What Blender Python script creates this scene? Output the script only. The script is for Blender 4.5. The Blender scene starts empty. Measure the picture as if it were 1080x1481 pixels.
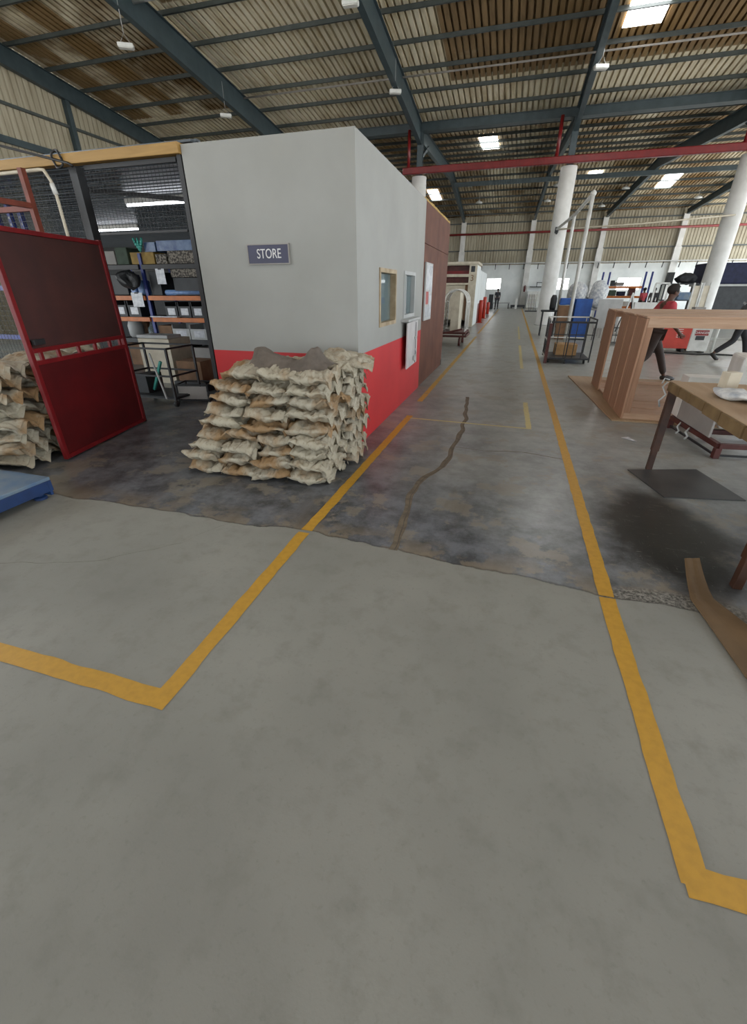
import bpy, bmesh, math, random
from mathutils import Vector, Matrix, noise, Euler
random.seed(7)
COL = bpy.context.scene.collection
PI = math.pi

# ------------------------------------------------------------------ materials
def lin(h):
    h = h.lstrip('#')
    out = []
    for i in (0, 2, 4):
        c = int(h[i:i+2], 16)/255
        out.append(c/12.92 if c <= .04045 else ((c+.055)/1.055)**2.4)
    return (*out, 1)

class NT:
    def __init__(s, name):
        s.m = bpy.data.materials.new(name); s.m.use_nodes = True
        s.t = s.m.node_tree; s.n = s.t.nodes; s.l = s.t.links
        s.b = s.n['Principled BSDF']
    def new(s, kind, **kw):
        nd = s.n.new(kind)
        for k, v in kw.items():
            if k == 'inp':
                for i, val in v.items(): nd.inputs[i].default_value = val
            else: setattr(nd, k, v)
        return nd
    def link(s, a, b): s.l.new(a, b)
    def coord(s, kind='Object', scale=(1, 1, 1)):
        tc = s.new('ShaderNodeTexCoord'); mp = s.new('ShaderNodeMapping')
        mp.inputs['Scale'].default_value = scale
        s.link(tc.outputs[kind], mp.inputs['Vector']); return mp.outputs[0]
    def noise(s, vec, scale, detail=4, rough=.55, dist=0):
        n = s.new('ShaderNodeTexNoise'); n.inputs['Scale'].default_value = scale
        n.inputs['Detail'].default_value = detail; n.inputs['Roughness'].default_value = rough
        n.inputs['Distortion'].default_value = dist
        s.link(vec, n.inputs['Vector']); return n.outputs['Fac']
    def ramp(s, fac, a, b):
        r = s.new('ShaderNodeMapRange'); r.inputs[1].default_value = a; r.inputs[2].default_value = b
        r.clamp = True
        s.link(fac, r.inputs[0]); return r.outputs[0]
    def mix(s, fac, a, b):
        m = s.new('ShaderNodeMix', data_type='RGBA')
        for i, v in ((0, fac), (6, a), (7, b)):
            if isinstance(v, (tuple, list)): m.inputs[i].default_value = v
            elif isinstance(v, (int, float)): m.inputs[i].default_value = v
            else: s.link(v, m.inputs[i])
        return m.outputs[2]
    def math(s, op, a, b=0):
        m = s.new('ShaderNodeMath', operation=op)
        for i, v in ((0, a), (1, b)):
            if isinstance(v, (int, float)): m.inputs[i].default_value = v
            else: s.link(v, m.inputs[i])
        return m.outputs[0]
    def bump(s, h, strength=.3, dist=.01):
        b = s.new('ShaderNodeBump'); b.inputs['Strength'].default_value = strength
        b.inputs['Distance'].default_value = dist
        s.link(h, b.inputs['Height']); s.link(b.outputs[0], s.b.inputs['Normal'])

def mat(name, c1, c2=None, scale=6, rough=.6, metal=0, bump=0, stretch=(1, 1, 1), lo=.35, hi=.65, kind='Object', alpha=None, spec=.5):
    t = NT(name); c1 = lin(c1); c2 = lin(c2) if c2 else tuple(x*.8 for x in c1[:3])+(1,)
    v = t.coord(kind, stretch); n = t.noise(v, scale)
    t.link(t.mix(t.ramp(n, lo, hi), c1, c2), t.b.inputs['Base Color'])
    t.b.inputs['Roughness'].default_value = rough; t.b.inputs['Metallic'].default_value = metal
    t.b.inputs['Specular IOR Level'].default_value = spec
    if bump: t.bump(t.noise(v, scale*4), bump)
    if alpha is not None: t.b.inputs['Alpha'].default_value = alpha
    return t.m

def emit(name, col, strength):
    t = NT(name); t.b.inputs['Base Color'].default_value = lin(col)
    t.b.inputs['Emission Color'].default_value = lin(col); t.b.inputs['Emission Strength'].default_value = strength
    return t.m

def floor_material():
    t = NT('concrete_floor')
    v = t.coord('Object'); sep = t.new('ShaderNodeSeparateXYZ'); t.link(v, sep.inputs[0])
    X, Y = sep.outputs[0], sep.outputs[1]
    # new screed near, old dark slab beyond a ragged seam
    n1 = t.noise(v, 1.1, 3); n2 = t.noise(v, 7, 6, .65); n3 = t.noise(v, 40, 3, .7); n4 = t.noise(v, .45, 2)
    fine = t.noise(v, 120, 2)
    wob = t.math('ADD', t.math('MULTIPLY', t.math('SUBTRACT', n1, .5), .30), t.math('MULTIPLY', t.math('SUBTRACT', n2, .5), .07))
    trend = t.math('MULTIPLY', t.math('MAXIMUM', t.math('ADD', X, 1.2), 0), .085)
    d = t.math('ADD', t.math('SUBTRACT', t.math('SUBTRACT', Y, 2.47), wob), trend)
    old = t.ramp(d, -.004, .006)
    # near screed
    near = t.mix(t.ramp(n1, .3, .7), lin('#94948d'), lin('#82827c'))
    near = t.mix(t.ramp(n2, .5, .8), near, lin('#7d7d76'))
    near = t.mix(t.math('MULTIPLY', t.ramp(n3, .57, .75), .35), near, lin('#6f7069'))
    # old slab: dark; paler down the hall, window sheen painted into the colour
    n6 = t.noise(v, 3.6, 9, .72)
    dk = t.mix(t.ramp(n6, .40, .60), lin('#45474a'), lin('#70747a'))
    pale = t.mix(t.ramp(n6, .36, .64), lin('#929591'), lin('#a8aaa4'))
    far = t.math('ADD', t.math('MULTIPLY', t.ramp(Y, 3.0, 10), .75), t.math('MULTIPLY', t.ramp(X, -2.4, .4), .62))
    far = t.math('ADD', far, t.math('MULTIPLY', t.math('SUBTRACT', n4, .5), 1.1))
    far = t.math('SUBTRACT', far, t.math('MULTIPLY', t.math('SUBTRACT', 1, t.ramp(Y, 2.6, 4.0)), .38))
    far = t.math('ADD', far, t.math('MULTIPLY', t.math('SUBTRACT', t.noise(v, 1.6, 5, .62, .5), .5), .9))
    oldc = t.mix(t.ramp(far, .15, 1.15), dk, pale)
    # dusty tan patches and wear
    n5 = t.noise(v, 2.1, 9, .68)
    oldc = t.mix(t.math('MULTIPLY', t.ramp(n5, .545, .575), .6), oldc, lin('#8a8273'))
    lip = t.math('MULTIPLY', t.math('SUBTRACT', 1, t.ramp(d, .02, .28)), t.ramp(t.noise(v, 3.3, 8, .65), .45, .50))
    oldc = t.mix(t.math('MULTIPLY', lip, .75), oldc, lin('#857a68'))
    # rough eroded patch at the seam beyond the yellow line
    dx = t.math('MULTIPLY', t.math('SUBTRACT', X, 1.12), 2.2); dy = t.math('MULTIPLY', t.math('SUBTRACT', Y, 2.32), 7.5)
    r2 = t.math('ADD', t.math('MULTIPLY', dx, dx), t.math('MULTIPLY', dy, dy))
    er = t.math('MULTIPLY', t.math('SUBTRACT', 1, t.ramp(r2, .4, 1.0)), 1)
    gr = t.mix(t.ramp(t.noise(v, 45, 4, .7), .42, .6), lin('#4c4b48'), lin('#97958e'))
    oldc = t.mix(er, oldc, gr)
    # cast shadow of the work table, painted dark into the slab colour
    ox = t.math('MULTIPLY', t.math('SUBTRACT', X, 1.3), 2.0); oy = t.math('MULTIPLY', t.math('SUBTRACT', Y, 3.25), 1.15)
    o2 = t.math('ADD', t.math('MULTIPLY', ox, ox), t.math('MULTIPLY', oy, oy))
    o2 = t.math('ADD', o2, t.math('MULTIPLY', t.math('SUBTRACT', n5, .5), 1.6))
    oil = t.math('SUBTRACT', 1, t.ramp(o2, .4, 1.05))  # mask of the work table's painted shadow
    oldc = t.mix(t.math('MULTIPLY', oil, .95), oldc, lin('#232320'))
    # brown drag stains in front of the sacks
    st = t.noise(t.coord('Object', (1, .35, 1)), 1.7, 5, .6, .6)
    band = t.math('MULTIPLY', t.math('SUBTRACT', 1, t.ramp(Y, 3.4, 6.5)), t.math('SUBTRACT', 1, t.ramp(X, .2, .9)))
    oldc = t.mix(t.math('MULTIPLY', t.math('MULTIPLY', t.ramp(st, .55, .7), band), .55), oldc, lin('#544a40'))
    # pale scratches
    sc = t.noise(t.coord('Object', (1.2, 14, 1)), 5, 3, .6, 1.2)
    sc2 = t.noise(t.coord('Object', (9, 2, 1)), 5, 3, .6, 2.)
    scr = t.math('MAXIMUM', t.ramp(sc, .66, .69), t.ramp(sc2, .67, .70))
    oldc = t.mix(t.math('MULTIPLY', scr, .45), oldc, lin('#8b8b86'))
    seamline = t.math('MULTIPLY', t.ramp(d, -.004, .002), t.math('SUBTRACT', 1, t.ramp(d, .006, .022)))
    c = t.mix(old, near, oldc)
    c = t.mix(t.math('MULTIPLY', seamline, .6), c, lin('#34322f'))
    t.link(c, t.b.inputs['Base Color'])
    t.link(t.math('ADD', t.math('MULTIPLY', old, -.36), t.math('ADD', .6, t.math('MULTIPLY', n2, .15))), t.b.inputs['Roughness'])
    t.bump(t.math('ADD', t.math('ADD', t.math('MULTIPLY', fine, .25), t.math('MULTIPLY', n2, .25)), t.math('MULTIPLY', old, -.9)), .25, .006)
    return t.m

def paint_line_material(name, c, worn, amount):
    t = NT(name); v = t.coord()
    w = t.ramp(t.noise(v, 9, 6, .7), amount, amount+.06)
    base = t.mix(t.ramp(t.noise(v, 25, 3), .4, .7), lin(c), tuple(x*.86 for x in lin(c)[:3])+(1,))
    t.link(t.mix(w, base, lin(worn)), t.b.inputs['Base Color'])
    t.b.inputs['Roughness'].default_value = .5
    return t.m

def sheet_material(name, c1, c2, stain, axis, lo=.5, hi=.68, amt=.8):
    # profiled roofing: long streaks of brown staining that run with the sheet
    t = NT(name)
    st = {'y': (1.0, .09, 1), 'z': (1.0, 1.0, .12)}[axis]
    v = t.coord('Object', st); v2 = t.coord('Object')
    big = t.noise(t.coord('Object', {'y': (.16, .07, 1), 'z': (.25, .25, .3)}[axis]), 1.0, 3, .5)
    streak = t.noise(v, 5, 4, .6)
    base = t.mix(t.ramp(streak, .35, .65), lin(c1), lin(c2))
    sx = t.new('ShaderNodeSeparateXYZ'); t.link(v2, sx.inputs[0])
    cell = t.math('FLOOR', t.math('MULTIPLY', t.math('ADD', sx.outputs[0], sx.outputs[1]) if axis == 'z' else sx.outputs[0], .94))
    wn = t.new('ShaderNodeTexWhiteNoise', noise_dimensions='1D'); t.link(cell, wn.inputs['W'])
    f = t.math('ADD', t.math('ADD', t.math('MULTIPLY', big, .75), t.math('MULTIPLY', streak, .18)), t.math('MULTIPLY', wn.outputs[0], .12))
    c = t.mix(t.math('MULTIPLY', t.ramp(f, lo, hi), amt), base, lin(stain))
    t.link(c, t.b.inputs['Base Color']); t.b.inputs['Roughness'].default_value = .5
    t.b.inputs['Specular IOR Level'].default_value = .35
    return t.m

def roof_material():
    t = NT('roof_sheet'); v = t.coord('Object'); sp = t.new('ShaderNodeSeparateXYZ'); t.link(v, sp.inputs[0]); X, Y = sp.outputs[0], sp.outputs[1]
    streak = t.noise(t.coord('Object', (1, .09, 1)), 5, 4, .6); blot = t.noise(t.coord('Object', (.35, .3, 1)), 1.3, 4, .6)
    cell = t.math('FLOOR', t.math('MULTIPLY', X, .955)); wn = t.new('ShaderNodeTexWhiteNoise', noise_dimensions='1D'); t.link(cell, wn.inputs['W'])
    cream = t.mix(t.ramp(streak, .35, .65), lin('#e6ddc6'), lin('#d3c8ac'))
    cream = t.mix(t.math('MULTIPLY', t.ramp(t.math('ADD', t.math('MULTIPLY', streak, .5), t.math('MULTIPLY', blot, .5)), .5, .66), .55), cream, lin('#9a8256'))
    brown = t.mix(t.ramp(streak, .35, .65), lin('#7f623c'), lin('#6a5236'))
    brown = t.mix(t.math('MULTIPLY', t.ramp(wn.outputs[0], .35, .75), .45), brown, lin('#8c6a36'))
    def step(a, e, w=.03): return t.ramp(a, e-w, e+w)
    def inv(a): return t.math('SUBTRACT', 1, a)
    near = inv(step(Y, 22.75))
    m1 = t.math('MULTIPLY', near, step(X, -3.55))                       # older sheets in the middle and right bays
    m2 = t.math('MULTIPLY', t.math('MULTIPLY', inv(step(Y, 16.6)), step(X, -11.9)), inv(step(X, -5.5)))
    m3 = t.math('MULTIPLY', t.math('MULTIPLY', inv(step(X, -12.3)), inv(step(Y, 22.7))), t.ramp(t.math('ADD', t.math('MULTIPLY', blot, .8), t.math('MULTIPLY', wn.outputs[0], .25)), .30, .50))  # left bay browning, widened to paint in the bay's dimmer light
    m4 = t.math('MULTIPLY', step(Y, 26), t.ramp(t.math('ADD', blot, t.math('MULTIPLY', wn.outputs[0], .15)), .35, .7))
    f = t.math('MAXIMUM', t.math('MAXIMUM', m1, m2), t.math('MAXIMUM', m3, m4))
    f = t.math('MULTIPLY', f, t.ramp(blot, .05, .4))
    t.link(t.mix(t.math('MULTIPLY', f, .9), cream, brown), t.b.inputs['Base Color'])
    t.b.inputs['Roughness'].default_value = .75; t.b.inputs['Specular IOR Level'].default_value = .08
    return t.m

def cabin_material():
    t = NT('cabin_paint'); v = t.coord('Object'); sep = t.new('ShaderNodeSeparateXYZ'); t.link(v, sep.inputs[0])
    n = t.noise(v, 1.2, 4)
    white = t.mix(t.ramp(n, .3, .7), lin('#9a9b97'), lin('#8f908b'))
    dirt = t.noise(t.coord('Object', (1, 1, .6)), 2.2, 5, .6)
    white = t.mix(t.math('MULTIPLY', t.ramp(dirt, .55, .8), .25), white, lin('#a09d92'))
    red = t.mix(t.ramp(n, .3, .7), lin('#c42a2e'), lin('#b41f25'))
    red = t.mix(t.math('MULTIPLY', t.ramp(t.noise(v, 6, 5, .7), .6, .8), .25), red, lin('#8f1a1e'))
    f = t.ramp(sep.outputs[2], .986, .99)
    t.link(t.mix(f, red, white), t.b.inputs['Base Color'])
    t.b.inputs['Roughness'].default_value = .55
    t.bump(t.noise(v, 60, 2), .05, .003)
    return t.m

def sack_material():
    t = NT('woven_sack'); v = t.coord('Object'); oi = t.new('ShaderNodeObjectInfo')
    add = t.new('ShaderNodeVectorMath', operation='ADD'); sc = t.new('ShaderNodeVectorMath', operation='SCALE')
    cmb = t.new('ShaderNodeCombineXYZ')
    for i in range(3): t.link(oi.outputs['Random'], cmb.inputs[i])
    t.link(cmb.outputs[0], sc.inputs[0]); sc.inputs['Scale'].default_value = 37
    t.link(v, add.inputs[0]); t.link(sc.outputs[0], add.inputs[1])
    p = add.outputs[0]
    a = t.noise(p, 2.6, 5, .6); b = t.noise(p, 9, 4, .6); c = t.noise(p, 24, 3, .6)
    base = t.mix(t.ramp(b, .35, .7), lin('#b0a996'), lin('#aaa28e'))
    base = t.mix(t.math('MULTIPLY', oi.outputs['Random'], .35), base, lin('#9a968c'))
    tan = t.math('ADD', t.math('MULTIPLY', a, .8), t.math('MULTIPLY', t.math('SUBTRACT', oi.outputs['Random'], .5), .14))
    base = t.mix(t.math('MULTIPLY', t.ramp(tan, .40, .52), .85), base, lin('#8f6d42'))
    base = t.mix(t.math('MULTIPLY', t.ramp(c, .52, .7), .5), base, lin('#5f523f'))
    t.link(base, t.b.inputs['Base Color']); t.b.inputs['Roughness'].default_value = .75
    w = t.new('ShaderNodeTexWave'); w.inputs['Scale'].default_value = 70; t.link(v, w.inputs['Vector'])
    t.bump(t.math('ADD', t.math('MULTIPLY', t.noise(p, 14, 5, .7), 1), t.math('MULTIPLY', w.outputs[0], .04)), .45, .012)
    return t.m

def wood_material(name, c1, c2, axis=0, scale=1.0):
    t = NT(name); s = [9*scale]*3; s[axis] = .7*scale
    oi = t.new('ShaderNodeObjectInfo')
    v = t.coord('Object', tuple(s))
    add = t.new('ShaderNodeVectorMath', operation='ADD'); t.link(v, add.inputs[0])
    cmb = t.new('ShaderNodeCombineXYZ'); m = t.math('MULTIPLY', oi.outputs['Random'], 50)
    for i in range(3): t.link(m, cmb.inputs[i])
    t.link(cmb.outputs[0], add.inputs[1])
    n = t.noise(add.outputs[0], 2.2, 5, .6, .8)
    c = t.mix(t.ramp(n, .3, .7), lin(c1), lin(c2))
    c = t.mix(t.math('MULTIPLY', oi.outputs['Random'], .3), c, tuple(x*.75 for x in lin(c2)[:3])+(1,))
    t.link(c, t.b.inputs['Base Color']); t.b.inputs['Roughness'].default_value = .6
    t.bump(n, .12, .004)
    return t.m

MT = {}
def build_materials():
    M = MT
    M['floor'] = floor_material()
    M['yellow'] = paint_line_material('yellow_line_paint', '#c2942e', '#8f7335', .66)
    M['yellow_far'] = paint_line_material('worn_yellow_paint', '#c2983a', '#8d8666', .55)
    M['pale_line'] = paint_line_material('pale_line_paint', '#cbbc80', '#8d876c', .64)
    M['crack'] = mat('crack_stain', '#4b4137', '#5c564c', 8, .7)
    M['crack_tan'] = mat('tan_crack_run', '#756a5a', '#5f564a', 14, .8, lo=.4, hi=.65)
    M['roof'] = roof_material()
    M['clad'] = sheet_material('wall_sheet', '#aea895', '#98917d', '#73674f', 'z', .50, .75, .7)
    M['blue_steel'] = mat('blue_grey_steel', '#3c4a4f', '#313f44', 3, .45)
    M['purlin'] = mat('dark_purlin_steel', '#464d4c', '#3b4241', 3, .45)
    M['red_steel'] = mat('red_pipe_paint', '#731517', '#631214', 4, .35)
    M['white_wall'] = mat('white_block_wall', '#e4e8e7', '#d6dbda', 1.2, .7, bump=.05)
    M['white_col'] = mat('white_column_paint', '#d6d6d3', '#c6c6c2', 2.0, .6, bump=.05)
    M['cabin'] = cabin_material()
    M['sack'] = sack_material()
    M['cloth'] = mat('grey_woven_cloth', '#978c82', '#80766d', 9, .85, bump=.3)
    M['gate_frame'] = mat('gate_red_paint', '#7a171b', '#681317', 5, .4)
    M['gate_sheet'] = mat('gate_sheet_paint', '#5c1416', '#4a1012', 3, .42, bump=.03)
    M['gate_mesh'] = mat('gate_fine_mesh', '#4b2a26', '#3d2320', 3, .55, alpha=.9)
    M['scuff'] = mat('scuff_mark', '#8f8079', '#6a4a46', 30, .6)
    M['scale_blue'] = mat('blue_scale_paint', '#23406f', '#1b3158', 4, .4)
    M['scale_top'] = mat('worn_blue_plate', '#4f6c8d', '#6f7f8b', 5, .45)
    M['black'] = mat('black_steel', '#232426', '#1b1c1e', 6, .5)
    M['dark'] = mat('dark_grey', '#34373a', '#2a2d30', 6, .55)
    M['deck'] = mat('dull_metal_deck', '#5a6064', '#474d52', 2, .28, metal=.6, stretch=(1, 4, 1))
    M['timber'] = wood_material('yellow_timber', '#b28d4e', '#96743b', 0)
    M['rust'] = mat('rust_red_steel', '#7c3a2a', '#65301f', 7, .6)
    M['darkred'] = mat('dark_red_steel', '#552620', '#431d19', 6, .5)
    M['brownleg'] = mat('brown_steel', '#442819', '#2e1a10', 8, .5)
    M['brown_panel'] = mat('brown_panel', '#684030', '#563225', 2.5, .6, bump=.04, spec=.25)
    M['foam'] = mat('yellow_foam', '#c0a468', '#a5884e', 18, .9, bump=.6)
    M['sign'] = mat('navy_sign', '#2a2a4c', '#242542', 3, .4)
    M['lettering'] = mat('white_lettering', '#d8d8d8', '#cfcfcf', 3, .5)
    M['glass'] = None
    t = NT('window_glass'); t.b.inputs['Base Color'].default_value = lin('#8aa0a4'); t.b.inputs['Roughness'].default_value = .04
    t.b.inputs['Alpha'].default_value = .35; t.b.inputs['Specular IOR Level'].default_value = .8
    M['glass'] = t.m
    M['frame_wood'] = mat('pale_window_frame', '#b3a184', '#8e7c5e', 6, .6)
    M['teal'] = mat('teal_interior', '#6f9498', '#5d7f85', 3, .6)
    M['flap'] = mat('white_flap', '#c9c6c6', '#b9b5b5', 4, .5)
    M['white'] = mat('white_plastic', '#dcdcd8', '#cdcdc8', 5, .5)
    M['cream'] = mat('cream_paint', '#cbc3b0', '#b5ac98', 4, .55)
    M['paper'] = mat('white_paper', '#d3d6da', '#b4b8c0', 14, .25)
    M['redpaper'] = mat('red_print', '#b3443f', '#9c3a36', 14, .4)
    M['plywood'] = wood_material('plywood', '#b79d80', '#a38868', 1, .5)
    M['plank_z'] = wood_material('meranti_plank_upright', '#b58d72', '#9a7459', 2)
    M['plank_x'] = wood_material('meranti_plank_long', '#c4a68c', '#ab8a70', 0)
    M['cardboard'] = mat('cardboard', '#6f5739', '#5f4a2f', 5, .8)
    M['cardboard2'] = mat('tan_cardboard', '#a88458', '#8f6e45', 5, .8)
    M['carton'] = mat('brown_carton', '#83644a', '#6f543d', 4, .8)
    M['steelplate'] = mat('dark_steel_plate', '#4a4b4b', '#3b3c3d', 3, .35, metal=.3)
    M['edge_card'] = mat('dark_edge_card', '#77603e', '#614b2d', 7, .8)
    M['store_dark'] = mat('store_dark_wall', '#1f2123', '#17191b', 3, .6)
    M['grey'] = mat('grey_board', '#98948f', '#8b8783', 3, .6)
    M['lightgrey'] = mat('light_grey', '#b5b7b6', '#a5a7a6', 3, .55)
    M['whitesteel'] = mat('white_steel', '#d2d3cf', '#bcbdb8', 5, .45)
    M['blue'] = mat('bright_blue', '#1d56a8', '#18488f', 4, .5)
    M['navy'] = mat('navy_fabric', '#252a48', '#1e2239', 6, .8)
    M['blue_upright'] = mat('blue_rack_paint', '#2e3f8c', '#27367a', 5, .45)
    M['orange'] = mat('orange_beam_paint', '#d0752c', '#b96524', 5, .45)
    M['machine_red'] = mat('machine_red', '#c23a28', '#ad3222', 4, .4)
    M['mottle'] = mat('mottled_pack', '#8f887c', '#3c3630', 22, .7, lo=.47, hi=.53)
    M['yellowbox'] = mat('ochre_box', '#a78a45', '#8d7238', 8, .7)
    M['tealleaf'] = mat('teal_print', '#3fae9f', '#2f9488', 8, .5)
    M['palebluefilm'] = mat('pale_blue_film', '#7fa0d0', '#6585b4', 14, .4)
    M['bluefilm'] = mat('blue_printed_film', '#2c4a80', '#6c86ab', 5, .3)
    M['tube'] = emit('tube_light_glow', '#f4f8ff', 6)
    M['skylight'] = emit('daylight_sheet', '#ffffff', 13)
    M['window_glow'] = emit('daylit_window', '#fbfdff', 4)
    M['lamp'] = mat('lamp_white', '#cfd2cf', '#c2c5c2', 5, .4)
    M['skin'] = mat('brown_skin', '#5d3f30', '#523729', 8, .55)
    M['hair'] = mat('black_hair', '#1a1715', '#231e1b', 30, .8)
    M['redshirt'] = mat('red_shirt', '#b8434c', '#a23840', 8, .8)
    M['greenvest'] = mat('green_cloth', '#4b5a4c', '#3e4b40', 8, .8)
    M['trouser'] = mat('dark_brown_trousers', '#3c302c', '#322824', 8, .8)
    M['greyshirt'] = mat('dark_grey_shirt', '#55565a', '#45464a', 8, .8)
    M['darkcloth'] = mat('dark_cloth', '#2f3035', '#26272b', 8, .8)
    M['shoe'] = mat('black_shoe', '#201e1d', '#2a2725', 8, .5)
    M['danger'] = mat('danger_red', '#8f2a2a', '#822525', 5, .5)
    M['rubber'] = mat('black_rubber', '#1c1c1c', '#262626', 9, .7)
    M['cloth_white'] = mat('white_wrap', '#d9dad7', '#9aa0a8', 12, .7, bump=.4)

# ------------------------------------------------------------------ mesh builder
class MB:
    def __init__(s): s.bm = bmesh.new()
    def box(s, lo, hi, bev=0, rot=None, piv=None):
        lo = Vector(lo); hi = Vector(hi)
        g = bmesh.ops.create_cube(s.bm, size=1); vs = g['verts']
        c = (lo+hi)/2; d = hi-lo
        for v in vs: v.co = Vector((v.co.x*d.x, v.co.y*d.y, v.co.z*d.z))
        if bev:
            es = list({e for v in vs for e in v.link_edges})
            r = bmesh.ops.bevel(s.bm, geom=es, offset=min(bev, min(abs(d.x), abs(d.y), abs(d.z))*.45), segments=2, affect='EDGES', profile=.5)
            vs = list({v for f in r['faces'] for v in f.verts} | {v for v in vs if v.is_valid})
        R = Euler(rot).to_matrix() if rot else None
        for v in vs:
            if R: v.co = R @ v.co
            v.co += c
        return s
    def bar(s, p0, p1, w, h=None, bev=0, up=(0, 0, 1)):
        h = h or w; p0 = Vector(p0); p1 = Vector(p1); d = p1-p0; L = d.length; z = d.normalized()
        u = Vector(up)
        if abs(z.dot(u)) > .97: u = Vector((0, 1, 0))
        x = u.cross(z).normalized(); y = z.cross(x)
        g = bmesh.ops.create_cube(s.bm, size=1); vs = g['verts']
        for v in vs: v.co = Vector((v.co.x*w, v.co.y*h, v.co.z*L))
        if bev:
            es = list({e for v in vs for e in v.link_edges})
            r = bmesh.ops.bevel(s.bm, geom=es, offset=bev, segments=2, affect='EDGES', profile=.5)
            vs = list({v for f in r['faces'] for v in f.verts} | {v for v in vs if v.is_valid})
        m = Matrix((x, y, z)).transposed()
        for v in vs: v.co = m @ v.co + (p0+p1)/2
        return s
    def tube(s, pts, r, n=10, cap=True):
        pts = [Vector(p) for p in pts]; rings = []
        rr = r if isinstance(r, (list, tuple)) else [r]*len(pts)
        prev = None
        for i, p in enumerate(pts):
            a = pts[max(i-1, 0)]; b = pts[min(i+1, len(pts)-1)]; t = (b-a).normalized()
            if prev is None:
                u = Vector((0, 0, 1)) if abs(t.z) < .95 else Vector((1, 0, 0))
                x = u.cross(t).normalized()
            else:
                x = (prev - t*prev.dot(t)).normalized()
            prev = x; y = t.cross(x)
            rings.append([s.bm.verts.new(p + rr[i]*(math.cos(2*PI*k/n)*x + math.sin(2*PI*k/n)*y)) for k in range(n)])
        for a, b in zip(rings, rings[1:]):
            for k in range(n): s.bm.faces.new((a[k], a[(k+1) % n], b[(k+1) % n], b[k]))
        if cap:
            s.bm.faces.new(rings[0][::-1]); s.bm.faces.new(rings[-1])
        return s
    def lathe(s, prof, c=(0, 0, 0), n=28):
        c = Vector(c); rings = []
        for r, z in prof:
            rings.append([s.bm.verts.new(c+Vector((r*math.cos(2*PI*k/n), r*math.sin(2*PI*k/n), z))) for k in range(n)])
        for a, b in zip(rings, rings[1:]):
            for k in range(n): s.bm.faces.new((a[k], a[(k+1) % n], b[(k+1) % n], b[k]))
        s.bm.faces.new(rings[0][::-1]); s.bm.faces.new(rings[-1]); return s
    def poly(s, pts, h):
        # horizontal polygon (x, y, z) thickened downwards by h
        a = [s.bm.verts.new(Vector(p)) for p in pts]; b = [s.bm.verts.new(Vector(p)-Vector((0, 0, h))) for p in pts]
        s.bm.faces.new(a); s.bm.faces.new(b[::-1]); n = len(a)
        for i in range(n): s.bm.faces.new((a[i], b[i], b[(i+1) % n], a[(i+1) % n]))
        return s
    def grid(s, fn, nu, nv):
        vs = [[s.bm.verts.new(Vector(fn(i/(nu-1), j/(nv-1)))) for j in range(nv)] for i in range(nu)]
        for i in range(nu-1):
            for j in range(nv-1): s.bm.faces.new((vs[i][j], vs[i+1][j], vs[i+1][j+1], vs[i][j+1]))
        return s
    def blob(s, c, r, sub=2):
        g = bmesh.ops.create_icosphere(s.bm, subdivisions=sub, radius=1)
        for v in g['verts']: v.co = Vector((v.co.x*r[0], v.co.y*r[1], v.co.z*r[2])) + Vector(c)
        return s
    def jitter(s, amt, sc, seed=0):
        for v in s.bm.verts: v.co += amt*noise.noise_vector(v.co*sc+Vector((seed, seed*2, 0)))
        return s
    def build(s, name, m, parent=None, smooth=False, loc=None):
        bmesh.ops.recalc_face_normals(s.bm, faces=s.bm.faces[:])
        me = bpy.data.meshes.new(name); s.bm.to_mesh(me); s.bm.free()
        me.materials.append(MT[m] if isinstance(m, str) else m)
        if smooth:
            for p in me.polygons: p.use_smooth = True
        o = bpy.data.objects.new(name, me); COL.objects.link(o)
        if parent: o.parent = parent
        if loc: o.location = loc
        return o

def tag(o, label, cat=None, group=None, kind=None):
    o['label'] = label
    if cat: o['category'] = cat
    if group: o['group'] = group
    if kind: o['kind'] = kind
    return o
def thing(name, label, cat, loc=(0, 0, 0), rz=0, group=None):
    o = bpy.data.objects.new(name, None); COL.objects.link(o); o.location = loc; o.rotation_euler = (0, 0, rz)
    o.empty_display_size = .1
    return tag(o, label, cat, group)
def structure(o, label, cat=None): return tag(o, label, cat or o.name.split('_')[0].split('.')[0], kind='structure')
def clone(root, loc=None, rz=None, label=None):
    r = root.copy(); COL.objects.link(r)
    if loc is not None: r.location = loc
    if rz is not None: r.rotation_euler = (0, 0, rz)
    if label: r['label'] = label
    for ch in list(root.children):
        c = ch.copy(); COL.objects.link(c); c.parent = r
        for g in list(ch.children):
            d = g.copy(); COL.objects.link(d); d.parent = c
    return r
def text_mesh(body, size, m, parent, loc, rot, name='lettering', extrude=.002):
    cu = bpy.data.curves.new(name, 'FONT'); cu.body = body; cu.size = size; cu.align_x = 'CENTER'; cu.align_y = 'CENTER'; cu.extrude = extrude
    tmp = bpy.data.objects.new(name, cu); COL.objects.link(tmp)
    dg = bpy.context.evaluated_depsgraph_get(); me = bpy.data.meshes.new_from_object(tmp.evaluated_get(dg))
    bpy.data.objects.remove(tmp); me.name = name
    me.materials.clear(); me.materials.append(MT[m])
    o = bpy.data.objects.new(name, me); COL.objects.link(o); o.parent = parent; o.location = loc; o.rotation_euler = rot
    return o

build_materials()

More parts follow.
